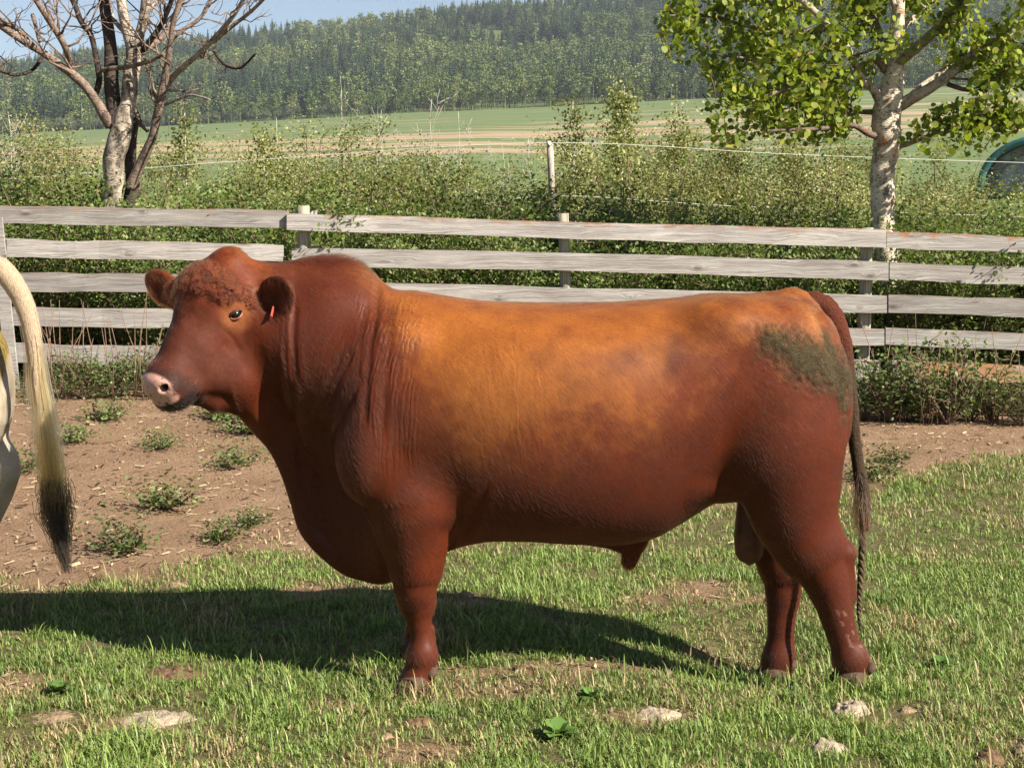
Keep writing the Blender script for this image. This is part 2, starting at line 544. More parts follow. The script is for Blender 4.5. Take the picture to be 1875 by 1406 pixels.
def post(px, ytop, w, px2, d, name="post", parent=None, base=None, mat=None):
    a = P(px, ytop, d)
    zb = float(g(a[0], d)) - 0.15
    x2 = P(px2, 720, d)[0]
    r = w * d / FPX / 2
    zs = np.linspace(a[2], zb, 9)
    L = np.array([[a[0] + (x2 - a[0]) * k / 8, d, zs[k]] for k in range(9)])[::-1]
    A = Acc(); A.tube(L - (FB if base is None else base), np.linspace(r * 1.08, r, 9), 14, wob=0.05)
    return obj(name, A.mesh(name), mat or M_post, fence if parent is None else parent)
pd = FD + 0.09
post(556, 377, 22, 556, pd); post(1031, 391, 20, 1045, pd); post(1588, 417, 23, 1578, pd)
post(-330, 360, 22, -330, pd); post(2080, 426, 22, 2080, pd); post(2460, 440, 22, 2460, pd)
# flat grey upright board nailed to the front at the left edge
A = Acc()
a = P(-8, 398, FD - 0.06); b = P(24, 712, FD - 0.06); w2 = 11 * FD / FPX
V = []
for p_ in (a, b):
    for dx, dy in ((-w2, 0), (w2, 0), (w2, 0.03), (-w2, 0.03)):
        V.append(p_ + [dx, dy, 0] - FB)
A.add(V, [(1, 0, 4, 5), (2, 1, 5, 6), (3, 2, 6, 7), (0, 3, 7, 4), (0, 1, 2, 3), (7, 6, 5, 4)])
ub = obj("upright_board", make_mesh("upright_board", np.array(V), [np.array([(1, 0, 4, 5), (2, 1, 5, 6), (3, 2, 6, 7), (0, 3, 7, 4), (0, 1, 2, 3), (7, 6, 5, 4)])], False, attrs=dict(edge=np.zeros(8), bare=np.zeros(8))), M_board, fence)

# ---- electric wire fence behind
WD = 17.0
wb = P(1010, 480, WD); wb = np.array([wb[0], WD, float(g(wb[0], WD))])
M_wpost = plain_ = None
t = NT("wire_post_wood")
gr = t.noise(t.mapv(t.obco(), (70, 70, 5)), 1.0, 5, 0.6)
t.surf(t.pbr(t.ramp(gr, [(0.3, (0.24, 0.19, 0.145)), (0.7, (0.50, 0.43, 0.36))]), 0.9, 0.15, t.bump(gr, 0.9, 0.006)))
ef = empty("electric_fence", tuple(wb), "slim leaning wooden post carrying two pale fence wires", "wire fence")
post(1007, 264, 12, 1024, WD, parent=ef, base=wb, mat=t.m)
t = NT("pale_wire")
t.surf(t.pbr((0.62, 0.60, 0.52), 0.6, 0.3))
for k, path in enumerate([[(-500, 372), (0, 330), (500, 291), (1006, 262), (1450, 283), (1900, 299), (2400, 312)], [(-500, 440), (0, 424), (770, 386), (1011, 359), (1350, 378), (1900, 398), (2400, 410)]]):
    pts, _ = resample([P(a, b, WD - 0.05 + (0.6 * abs(a - 1008) / 1500)) - wb for a, b in path], [1] * len(path), 50)
    A = Acc(); A.tube(pts, np.full(50, 0.0036), 6)
    obj("wire", A.mesh("wire"), t.m, ef)
A = Acc()
q = P(1005, 262, WD - 0.05) - wb
A.tube([q + [0, 0, -.035], q + [0, 0, -.01], q + [0, 0, .02]], [0.02, 0.028, 0.016], 10)
obj("insulator", A.mesh("insulator"), t.m, ef)
# ================================================================ the bull
VOX = 0.0065

class Field:
    """signed distance grid with smooth unions, meshed by surface nets"""
    def __init__(s, lo, hi, h):
        s.lo, s.h = np.array(lo, float), h
        n = [int(round((hi[i] - lo[i]) / h)) for i in range(3)]
        s.ax = [(lo[i] + h * np.arange(n[i])).astype(np.float32) for i in range(3)]
        s.F = np.full(n, 0.4, np.float32)
    def box(s, lo, hi):
        sl = []
        for i in range(3):
            a = int(np.searchsorted(s.ax[i], lo[i])); b = int(np.searchsorted(s.ax[i], hi[i]))
            sl.append(slice(max(a, 0), max(b, 1)))
        X = s.ax[0][sl[0]][:, None, None]; Y = s.ax[1][sl[1]][None, :, None]; Z = s.ax[2][sl[2]][None, None, :]
        return tuple(sl), X, Y, Z
    def put(s, sl, d, k, op):
        a = s.F[sl]
        if op == 'add':
            h = np.clip(0.5 + 0.5 * (a - d) / k, 0, 1)
            s.F[sl] = a + (d - a) * h - k * h * (1 - h)
        else:
            h = np.clip(0.5 - 0.5 * (a + d) / k, 0, 1)
            s.F[sl] = a * (1 - h) - d * h + k * h * (1 - h)
    def cone(s, a, b, ra, rb, k=0.03, ys=1.0, op='add'):
        a, b = np.asarray(a, float), np.asarray(b, float)
        m = max(ra, rb) * max(1, ys) + k + 0.03
        sl, X, Y, Z = s.box(np.minimum(a, b) - m, np.maximum(a, b) + m)
        ba = b - a
        # lateral squeeze about the limb axis
        L = (ba @ ba) + 1e-9
        t = np.clip(((X - a[0]) * ba[0] + (Y - a[1]) * ba[1] + (Z - a[2]) * ba[2]) / L, 0, 1)
        dx, dy, dz = X - a[0] - t * ba[0], (Y - a[1] - t * ba[1]) / ys, Z - a[2] - t * ba[2]
        s.put(sl, (np.sqrt(dx * dx + dy * dy + dz * dz) - (ra + (rb - ra) * t)).astype(np.float32), k, op)
    def ell(s, c, r, k=0.04, M=None, op='add', rotz=0, roty=0):
        c, r = np.asarray(c, float), np.asarray(r, float)
        if M is None:
            M = np.array(Matrix.Rotation(rotz, 3, 'Z') @ Matrix.Rotation(roty, 3, 'Y')).T   # rows = local axes
        ext = np.sqrt(((np.asarray(M) * r[:, None]) ** 2).sum(0)) + k + 0.03
        sl, X, Y, Z = s.box(c - ext, c + ext)
        X, Y, Z = X - c[0], Y - c[1], Z - c[2]
        u = [(M[i][0] * X + M[i][1] * Y + M[i][2] * Z) / r[i] for i in range(3)]
        k0 = np.sqrt(u[0] ** 2 + u[1] ** 2 + u[2] ** 2) + 1e-6
        k1 = np.sqrt((u[0] / r[0]) ** 2 + (u[1] / r[1]) ** 2 + (u[2] / r[2]) ** 2) + 1e-6
        s.put(sl, (k0 * (k0 - 1) / k1).astype(np.float32), k, op)
    def chain(s, pts, k=0.02, ys=1.0):
        c, r = resample([p for p, _ in pts], [q for _, q in pts], (len(pts) - 1) * 4 + 1)
        r = np.convolve(np.pad(r, 1, mode='edge'), [0.2, 0.6, 0.2], mode='valid')
        pts = list(zip(c, r)); k = k * 0.5
        for (a, ra), (b, rb) in zip(pts[:-1], pts[1:]):
            s.cone(a, b, ra, rb, k, ys)
    def nets(s):
        F = s.F
        S = F < 0
        cnt = np.zeros(tuple(n - 1 for n in F.shape), np.uint8)
        off = [(i, j, k) for i in (0, 1) for j in (0, 1) for k in (0, 1)]
        sh = [n - 1 for n in F.shape]
        for i, j, k in off:
            cnt += S[i:i + sh[0], j:j + sh[1], k:k + sh[2]]
        act = (cnt > 0) & (cnt < 8)
        I = np.argwhere(act)
        idx = np.full(act.shape, -1, np.int32)
        idx[act] = np.arange(len(I))
        val = {o: F[I[:, 0] + o[0], I[:, 1] + o[1], I[:, 2] + o[2]] for o in off}
        acc = np.zeros((len(I), 3)); num = np.zeros(len(I))
        for o in off:
            for axis in range(3):
                if o[axis]: continue
                q = list(o); q[axis] = 1; q = tuple(q)
                a, b = val[o], val[q]
                m = (a < 0) != (b < 0)
                t = np.where(m, a / (a - b + 1e-12), 0)
                pos = np.array(o, float)[None, :].repeat(len(I), 0)
                pos[:, axis] += t
                acc[m] += pos[m]; num[m] += 1
        V = s.lo + s.h * (I + acc / num[:, None])
        quads = []
        for axis in range(3):
            o1, o2 = [(1, 2), (2, 0), (0, 1)][axis]
            a = [slice(1, n - 1) for n in F.shape]; a[axis] = slice(0, F.shape[axis] - 1)
            b = list(a); b[axis] = slice(1, F.shape[axis])
            A, B = S[tuple(a)], S[tuple(b)]
            E = np.argwhere(A != B)
            base = E + 1; base[:, axis] -= 1
            flip = A[E[:, 0], E[:, 1], E[:, 2]]
            def cell(d1, d2):
                c = base.copy(); c[:, o1] -= d1; c[:, o2] -= d2
                return idx[c[:, 0], c[:, 1], c[:, 2]]
            q = np.stack([cell(1, 1), cell(0, 1), cell(0, 0), cell(1, 0)], 1)
            q[~flip] = q[~flip][:, ::-1]
            quads.append(q)
        Q = np.vstack(quads)
        Q = Q[(Q >= 0).all(1)]
        return V, Q

def smooth_verts(V, Q, it=2, lam=0.5):
    n = len(V)
    e = np.vstack([Q[:, [0, 1]], Q[:, [1, 2]], Q[:, [2, 3]], Q[:, [3, 0]]])
    e = np.vstack([e, e[:, ::-1]])
    deg = np.bincount(e[:, 0], minlength=n)[:, None]
    for _ in range(it):
        for l in (lam, -lam * 1.03):
            s = np.stack([np.bincount(e[:, 0], weights=V[e[:, 1], i], minlength=n) for i in range(3)], 1)
            V = V + l * (s / deg - V)
    return V

def vert_normals(V, Q):
    fn = np.cross(V[Q[:, 2]] - V[Q[:, 0]], V[Q[:, 3]] - V[Q[:, 1]])
    N = np.stack([sum(np.bincount(Q[:, k], weights=fn[:, i], minlength=len(V)) for k in range(4)) for i in range(3)], 1)
    return N / (np.linalg.norm(N, axis=1)[:, None] + 1e-12)

pm = lambda lat=0.0: (BD + lat) / FPX                # metres per photo pixel at a lateral offset

# head frame
H0 = BP(393, 552, -0.15)
HM = BP(308, 692, -0.33)
hf = HM - H0; HL = np.linalg.norm(hf); hf /= HL
hl = np.array([-hf[1], hf[0], 0.0]); hl /= np.linalg.norm(hl)
if hl[1] > 0: hl = -hl                               # animal's left, towards the camera
hn = np.cross(hf, hl)
if hn[2] < 0: hn = -hn
HMAT = np.array([hf, hl, hn])
hp = lambda f, l, n, o=None: (H0 if o is None else o) + f * hf + l * hl + n * hn

def build_body(VOX, cow=False):
    G = Field((-1.56, -0.62, -0.16), (1.42, 0.52, 1.72), VOX)
    # ---- trunk, neck and brisket lofted from the side outline
    st = np.array([  # px   top   bottom  half width  width top  width bottom  lateral centre
        (432, 520, 700, 0.100, 1.0, 1.00, -0.09),
        (445, 494, 742, 0.125, 1.0, 1.00, -0.085),
        (470, 480, 778, 0.150, 1.0, 0.85, -0.07),
        (500, 481, 812, 0.180, 1.0, 0.60, -0.05),
        (525, 480, 850, 0.200, 0.95, 0.45, -0.035),
        (540, 479, 895, 0.215, 0.92, 0.38, -0.025),
        (549, 478, 945, 0.210, 0.92, 0.32, -0.02),
        (562, 478, 982, 0.220, 0.92, 0.32, -0.01),
        (585, 479, 1010, 0.235, 0.92, 0.34, 0.0),
        (620, 482, 1040, 0.262, 0.92, 0.38, 0.0),
        (655, 489, 1058, 0.295, 0.90, 0.44, 0.0),
        (690, 514, 1066, 0.345, 0.84, 0.55, 0.0),
        (720, 529, 1060, 0.355, 0.86, 0.60, 0.0),
        (760, 533, 1040, 0.37, 0.90, 0.70, 0.0),
        (815, 542, 1006, 0.385, 0.94, 0.80, 0.0),
        (880, 551, 986, 0.40, 0.97, 0.92, 0.0),
        (960, 554, 983, 0.41, 0.98, 0.98, 0.0),
        (1060, 555, 988, 0.41, 0.99, 1.0, 0.0),
        (1140, 553, 988, 0.40, 1.0, 0.98, 0.0),
        (1200, 549, 976, 0.385, 1.0, 0.94, 0.0),
        (1250, 545, 950, 0.37, 1.0, 0.88, 0.0),
        (1300, 541, 920, 0.36, 1.0, 0.85, 0.0),
        (1345, 538, 900, 0.35, 1.0, 0.85, 0.0),
        (1400, 538, 880, 0.34, 0.95, 0.70, 0.0),
        (1450, 540, 860, 0.31, 0.92, 0.60, 0.0),
        (1490, 556, 850, 0.275, 0.88, 0.60, 0.0),
        (1513, 592, 845, 0.235, 0.90, 0.65, 0.0),
        (1531, 640, 835, 0.185, 0.95, 0.8, 0.0),
        (1543, 690, 815, 0.13, 1.0, 1.0, 0.0),
        (1551, 735, 790, 0.07, 1.0, 1.0, 0.0)])
    xs = np.array([BP(r[0], r[1])[0] for r in st])
    zt = np.array([BP(r[0], r[1])[2] for r in st])
    zb = np.array([BP(r[0], r[2])[2] for r in st])
    X = G.ax[0]
    def cub(v):
        # monotone-ish smooth interpolation over x
        q = np.interp(X, xs, np.arange(len(xs)))
        i = np.clip(q.astype(int), 0, len(xs) - 2)
        x0, x1 = xs[i], xs[i + 1]
        d = np.gradient(v, xs)
        t = np.clip((X - x0) / (x1 - x0), 0, 1); hgt = x1 - x0
        return ((2 * t**3 - 3 * t**2 + 1) * v[i] + (t**3 - 2 * t**2 + t) * hgt * d[i] + (-2 * t**3 + 3 * t**2) * v[i + 1] + (t**3 - t**2) * hgt * d[i + 1])
    T, B, Wd, WT, WB, YC = [cub(v) for v in (zt, zb, st[:, 3], st[:, 4], st[:, 5], st[:, 6])]
    Zc = G.ax[2][None, :]
    t = (Zc - B[:, None]) / (T - B)[:, None]
    fr = sstep(BP(800, 700)[0], BP(640, 700)[0], X)[:, None]
    wprof = (1 + (WT[:, None] - 1) * sstep(0.5, 1.0, t)) * (1 + (WB[:, None] - 1) * sstep(0.55 + 0.13 * fr, 0.08 + 0.14 * fr, t))
    w = (Wd[:, None] * wprof)[:, None, :]
    u = np.abs(2 * t - 1)[:, None, :]
    yy = np.abs(G.ax[1][None, :, None] - YC[:, None, None]) / w
    f = (yy ** 2.6 + u ** 3.1) ** (1 / 2.6) - 1
    out = np.maximum(xs[0] - X, X - xs[-1])[:, None, None]
    f = (f * 0.25).astype(np.float32)
    gx, gy, gz = np.gradient(f, VOX)
    gm = np.sqrt(gx * gx + gy * gy + gz * gz)
    del gx, gy, gz
    D = np.clip(f / np.clip(gm, 0.15, 3.0), -0.3, 0.4)
    del f, gm
    D = np.where(out > 0, np.maximum(D, out), D)
    G.F = np.minimum(G.F, D).astype(np.float32)
    # ---- masses on both sides
    for sgn in (-1, 1):
        L = lambda px, py, a: BP(px, py, -abs(a)) * np.array([1, -sgn * -1, 1]) if False else (lambda q: np.array([q[0], sgn * abs(a), q[2]]))(BP(px, py, -abs(a)))
        # shoulder blade, point of shoulder, upper arm
        G.ell(L(712, 730, 0.25), (0.19, 0.10, 0.29), 0.10, roty=0.10)
        G.ell(L(682, 835, 0.27), (0.135, 0.105, 0.19), 0.06)
        G.ell(L(760, 905, 0.26), (0.165, 0.12, 0.19), 0.06)
        # crest / neck muscle
        G.ell(L(590, 640, 0.15), (0.19, 0.13, 0.24), 0.10)
        # rib swell
        G.ell(L(980, 770, 0.28), (0.48, 0.145, 0.30), 0.10)
        # loin and hook bone
        G.ell(L(1330, 592, 0.22), (0.12, 0.08, 0.06), 0.12)
        # thigh
        G.ell(L(1440, 740, 0.21), (0.235, 0.160, 0.34), 0.09, roty=-0.05)
        G.ell(L(1430, 835, 0.22), (0.185, 0.125, 0.21), 0.12)
        # pin bone
        G.ell(L(1490, 615, 0.11), (0.06, 0.06, 0.06), 0.06)
    # tail head ridge
    G.cone(BP(1400, 557), BP(1450, 553), 0.030, 0.042, 0.05); G.cone(BP(1450, 553), BP(1488, 560), 0.042, 0.040, 0.04)
    # flank fold running down to the stifle
    for sgn in (-1, 1):
        q = [BP(1265, 885, -0.22), BP(1320, 892, -0.20), BP(1370, 885, -0.20)]
        for a in q: a[1] *= -sgn
        G.cone(q[0], q[1], 0.035, 0.025, 0.08); G.cone(q[1], q[2], 0.025, 0.04, 0.07)
    # navel and sheath
    if not cow:
        G.cone(BP(1060, 965), BP(1140, 985), 0.05, 0.045, 0.06)
        G.cone(BP(1140, 985), BP(1165, 990), 0.045, 0.036, 0.04)
        G.cone(BP(1166, 982), BP(1152, 1026), 0.046, 0.032, 0.02)
    # ---- crest hump
    G.ell(BP(600, 540), (0.20, 0.13, 0.125), 0.06)
    # dewlap edge: a rope of skin from throat to brisket
    dl = [(440, 728, -0.12, 0.05), (475, 768, -0.085, 0.048), (510, 812, -0.06, 0.042), (533, 862, -0.045, 0.038), (551, 920, -0.035, 0.036),
          (566, 965, -0.03, 0.036), (600, 1003, -0.02, 0.040), (645, 1030, -0.01, 0.05), (690, 1035, 0, 0.06)]
    G.chain([(BP(a, b, c), r) for a, b, c, r in dl], 0.03)
    # ---- front legs
    for sgn, dx, dy in ((-1, 0, 0), (1, -14, 0)):
        a = 0.215
        chain = [(752, 905, 92), (757, 965, 70), (760, 1010, 56), (764, 1046, 46), (767, 1078, 39), (768, 1104, 36), (768, 1130, 26), (770, 1160, 21),
                 (772, 1182, 24), (772, 1200, 32), (768, 1224, 28), (761, 1246, 33)]
        pts = []
        for px, py, r in chain:
            r = r - 0.5 - 1.5 * float(sstep(1100, 1140, py))
            px = px - 6 * math.exp(-((py - 1085) / 40) ** 2)
            q = BP(px + dx, py, -a)
            q[1] = sgn * a * (0.93 if py > 1100 else 1.0)
            pts.append((q, r * pm(-a)))
        G.chain(pts[:4], 0.03, 0.92); G.chain(pts[3:], 0.012, 0.92)
        # knee cap, fetlock tendon and dewclaw bumps
        kq = BP(752 + dx, 1090, -a); kq[1] = sgn * a; G.ell(kq, (0.034, 0.046, 0.050), 0.018)
        tq = BP(790 + dx, 1150, -a); tq[1] = sgn * a * .93; tq2 = BP(792 + dx, 1200, -a); tq2[1] = sgn * a * .93
        G.cone(tq, tq2, 0.011, 0.018, 0.008)
    # ---- hind legs (the cow stands with hers further under the body)
    sh = (lambda py: -78 * float(sstep(880, 1180, py))) if cow else (lambda py: 0)
    near = [(1442, 840, 96), (1448, 900, 82), (1453, 937, 70), (1466, 968, 62), (1487, 1010, 58), (1508, 1050, 48), (1524, 1095, 38), (1537, 1145, 31), (1548, 1180, 29),
            (1557, 1206, 37), (1560, 1228, 31), (1560, 1244, 34)]
    G.chain([(BP(a + sh(b), b, -0.20), c * pm(-0.2)) for a, b, c in near[:5]], 0.07, 0.80); G.chain([(BP(a + sh(b), b, -0.20), (c - 2.5) * pm(-0.2)) for a, b, c in near[4:]], 0.014, 0.86)
    G.cone(BP(1515 + sh(960), 960, -0.2), BP(1548 + sh(1012), 1012, -0.2), 0.02, 0.035, 0.03)      # achilles to point of hock
    G.cone(BP(1548 + sh(1012), 1012, -0.2), BP(1560 + sh(1090), 1090, -0.2), 0.03, 0.018, 0.03)
    far = [(1440, 880, 90), (1428, 950, 64), (1424, 1000, 44), (1432, 1045, 39), (1434, 1085, 35), (1431, 1125, 28), (1429, 1168, 26),
           (1426, 1203, 34), (1421, 1230, 32)]
    G.chain([(BP(a, b, 0.17), c * pm(0.17)) for a, b, c in far[:4]], 0.04, 0.90); G.chain([(BP(a, b, 0.17), (c - 2.5) * pm(0.17)) for a, b, c in far[3:]], 0.014, 0.86)
    # ---- head
    G.ell(H0, (0.165, 0.142, 0.125), 0.03, HMAT)
    G.ell(BP(424, 505, -0.12), (0.085, 0.075, 0.098), 0.05)
    G.ell(BP(418, 478, -0.13), (0.05, 0.05, 0.045), 0.04)
    G.cone(H0, HM - hn * 0.005, 0.112, 0.074, 0.04)
    for sg in (-1, 1):
        G.ell(hp(-0.005, sg * 0.112, 0.05), (0.05, 0.032, 0.035), 0.035, HMAT)      # brow
        G.ell(hp(0.14, sg * 0.070, -0.085), (0.17, 0.055, 0.12), 0.05, HMAT)        # cheek
        G.cone(hp(0.06, sg * 0.060, -0.20), hp(HL - 0.05, sg * 0.030, -0.085), 0.095, 0.062, 0.05)
        G.ell(hp(0.012, sg * 0.005, -0.05, HM), (0.085, 0.092, 0.055), 0.03, HMAT)  # lips
    G.ell(hp(0.0, 0, 0.0, HM), (0.090, 0.096, 0.076), 0.03, HMAT)
    G.ell(hp(0.045, 0, 0.012, HM), (0.040, 0.084, 0.058), 0.02, HMAT)               # nose pad
    G.ell(hp(0.010, 0, -0.088, HM), (0.060, 0.062, 0.030), 0.018, HMAT)             # lower lip
    G.ell(BP(425, 690, -0.15), (0.11, 0.10, 0.10), 0.07)                            # jowl into throat
    G.cone(BP(360, 722, -0.24), BP(392, 734, -0.20), 0.040, 0.034, 0.04); G.cone(BP(392, 734, -0.20), BP(428, 733, -0.15), 0.034, 0.044, 0.03)
    G.cone(H0 - hf * 0.02, BP(500, 600, -0.05), 0.12, 0.19, 0.08)                   # back of the head into the neck
    for sg in (-1, 1):
        G.ell(hp(0.048, sg * 0.052, 0.030, HM), (0.030, 0.019, 0.014), 0.012, HMAT, op='sub')
    # mouth line
    for sg in (-1, 1):
        G.cone(hp(0.085, sg * 0.02, -0.072, HM), hp(0.015, sg * 0.088, -0.092, HM), 0.009, 0.005, 0.012, op='sub')
    # ---- ears
    def ear(base, tip, facing, wid):
        base, tip = np.asarray(base, float), np.asarray(tip, float)
        e = tip - base; Ln = np.linalg.norm(e); e /= Ln
        fc = np.asarray(facing, float); fc -= e * (fc @ e); fc /= np.linalg.norm(fc)
        wv = np.cross(fc, e)
        M = np.array([e, wv, fc])
        c = base + e * Ln * 0.52
        G.ell(c, (Ln * 0.56, wid, 0.026), 0.012, M)
        G.ell(c + fc * 0.034 + e * 0.01, (Ln * 0.46, wid * 0.74, 0.032), 0.012, M, op='sub')
        G.cone(base - e * 0.03, base + e * 0.05, 0.042, 0.030, 0.03)
    ear(BP(480, 556, -0.15), BP(530, 528, -0.29), (-0.80, -0.40, -0.34), 0.074)
    ear(BP(332, 552, -0.09), BP(272, 506, -0.02), (-0.25, -0.85, -0.1), 0.060)
    return G

G = build_body(VOX)
BV, BQ = G.nets()
del G
BV = smooth_verts(BV, BQ, 2, 0.5)
BN = vert_normals(BV, BQ)

# ---- coat markings, authored over the animal's own side plan
bpx, bpy_ = to_px(BV[:, 0], BV[:, 1] + BD, BV[:, 2])
nz = lambda s, seed=0, o=4: fbm(BV[:, 0] * s, BV[:, 1] * s + 31.7, BV[:, 2] * s + 11.3, o, seed)
def mixc(a, b, m):
    return a * (1 - m[:, None]) + np.asarray(b)[None, :] * m[:, None]
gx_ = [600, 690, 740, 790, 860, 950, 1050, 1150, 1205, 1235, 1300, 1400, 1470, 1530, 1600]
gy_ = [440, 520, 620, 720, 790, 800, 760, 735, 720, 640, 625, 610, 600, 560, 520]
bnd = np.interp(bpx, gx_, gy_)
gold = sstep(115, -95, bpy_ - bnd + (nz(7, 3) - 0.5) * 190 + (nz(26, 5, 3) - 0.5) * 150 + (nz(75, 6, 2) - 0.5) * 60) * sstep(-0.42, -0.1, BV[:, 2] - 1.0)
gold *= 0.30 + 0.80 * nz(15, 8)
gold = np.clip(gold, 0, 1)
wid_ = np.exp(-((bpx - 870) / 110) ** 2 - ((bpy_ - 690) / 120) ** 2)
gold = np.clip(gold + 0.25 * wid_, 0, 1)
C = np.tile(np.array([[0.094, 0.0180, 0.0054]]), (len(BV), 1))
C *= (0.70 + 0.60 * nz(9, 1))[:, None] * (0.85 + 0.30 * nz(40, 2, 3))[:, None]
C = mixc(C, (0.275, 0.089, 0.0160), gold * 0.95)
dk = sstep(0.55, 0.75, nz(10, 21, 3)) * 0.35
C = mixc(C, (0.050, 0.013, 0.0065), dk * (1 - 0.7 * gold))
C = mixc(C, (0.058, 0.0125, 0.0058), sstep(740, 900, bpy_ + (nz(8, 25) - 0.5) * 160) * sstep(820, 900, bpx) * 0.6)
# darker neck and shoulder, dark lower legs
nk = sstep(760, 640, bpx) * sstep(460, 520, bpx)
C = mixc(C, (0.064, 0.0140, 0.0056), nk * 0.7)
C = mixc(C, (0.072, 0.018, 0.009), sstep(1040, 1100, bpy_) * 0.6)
# mud caked on the near hip
tt = np.clip(((bpx - 1398) * 165 + (bpy_ - 618) * 78) / (165 ** 2 + 78 ** 2), 0, 1.1)
md = np.hypot((bpx - 1398 - tt * 165) * 0.85, bpy_ - 618 - tt * 78) - (6 + 36 * np.sin(np.clip(tt, 0, 1) * 2.4 + 0.25))
mud = sstep(26, -30, md + (nz(16, 40) - 0.5) * 34 + (nz(60, 44, 2) - 0.5) * 36) * (BV[:, 1] < 0.12)
mud2 = sstep(16, 0, np.abs(bpx - np.interp(bpy_, [560, 620, 700, 800, 860], [1500, 1516, 1540, 1550, 1554])) + (nz(30, 41) - 0.5) * 22) * sstep(590, 620, bpy_) * sstep(800, 740, bpy_)
mud = np.clip(np.maximum(mud, mud2), 0, 1)
C = mixc(C, (0.058, 0.047, 0.023), mud * 0.93)
C *= (1 - mud * 0.35 * sstep(0.5, 0.7, nz(70, 50, 2)))[:, None]
BV = BV + BN * (mud ** 2 * (0.001 + 0.009 * nz(45, 55, 3)))[:, None]
# head markings
q = BV - H0
cf, cl, cn = q @ hf, q @ hl, q @ hn
hd = sstep(0.30, 0.20, np.linalg.norm((q - 0.16 * hf) / 1.0, axis=1))
C = mixc(C, (0.145, 0.043, 0.014), hd * sstep(0.06, -0.10, cf) * 0.8)
EYE_PX = (433, 577)
de = np.hypot(bpx - EYE_PX[0], (bpy_ - EYE_PX[1]) * 1.05)
front = (BN @ np.array([0, -1, 0])) > 0.0
C = mixc(C, (0.26, 0.085, 0.028), sstep(42, 14, de + (nz(40, 61) - .5) * 14) * front * hd * 0.75)
C = mixc(C, (0.052, 0.015, 0.008), sstep(0.04, 0.28, cf) * hd * 0.7)
mz = np.linalg.norm((q - (HM - H0)) * 1.0, axis=1)
C = mixc(C, (0.022, 0.014, 0.012), sstep(0.150, 0.085, mz + (nz(28, 66) - .5) * 0.035) * sstep(0.0, 0.05, cf - HL + 0.03 - 0.25 * cn) * 0.75)
fore = hd * sstep(0.10, -0.02, cf) * sstep(-0.12, -0.02, cn + 0.3 * np.maximum(-cf, 0))
BV = BV + BN * (fore * 0.014 * (nz(36, 90, 2) - 0.35) + hd * (0.010 * (nz(9, 94, 2) - 0.5) + 0.007 * (nz(20, 91, 3) - 0.5)))[:, None]
C = mixc(C, (0.055, 0.022, 0.013), fore * sstep(0.36, 0.70, nz(26, 93, 3)) * 0.55)
qm = BV - HM
mf, ml, mn = qm @ hf, qm @ hl, qm @ hn
pad = sstep(0.045, 0.058, mf + 0.22 * np.maximum(mn, 0)) * sstep(-0.038, -0.026, mn + 0.010 * (nz(40, 72, 2) - 0.5)) * sstep(0.088, 0.075, np.abs(ml))
padc = np.tile(np.array([[0.52, 0.29, 0.23]]), (len(BV), 1)) * (0.85 + 0.3 * nz(30, 70))[:, None]
padc = mixc(padc, (0.04, 0.02, 0.018), sstep(0.70, 0.76, nz(85, 71, 2)))
C = C * (1 - pad[:, None]) + padc * pad[:, None]
no = np.minimum(np.linalg.norm(qm - (0.048 * hf + 0.052 * hl + 0.030 * hn), axis=1), np.linalg.norm(qm - (0.048 * hf - 0.052 * hl + 0.030 * hn), axis=1))
C = mixc(C, (0.05, 0.015, 0.012), sstep(0.022, 0.016, no) * (pad > 0.01))
C = mixc(C, (0.012, 0.009, 0.009), sstep(0.016, 0.008, np.abs(mn + 0.071 + 0.22 * np.maximum(0.08 - mf, 0))) * sstep(0.01, 0.05, mf))
C = mixc(C, (0.014, 0.010, 0.009), sstep(-0.030, -0.044, mn + 0.25 * np.maximum(0.03 - mf, 0)) * sstep(-0.03, 0.03, mf) * sstep(0.20, 0.14, np.linalg.norm(qm, axis=1)) * 0.9)
# pale scuffs on the hind leg, small specks of dust
sc = ((np.abs((bpx - 1545) * 0.9 - (bpy_ - 1120) * 0.45) < 3) | (np.abs((bpx - 1552) - (bpy_ - 1165) * 0.4) < 3)) & (nz(50, 80, 2) > 0.52) & (bpy_ > 1110) & (bpy_ < 1185) & (bpx > 1520)
C = mixc(C, (0.20, 0.11, 0.075), sc * 0.55)
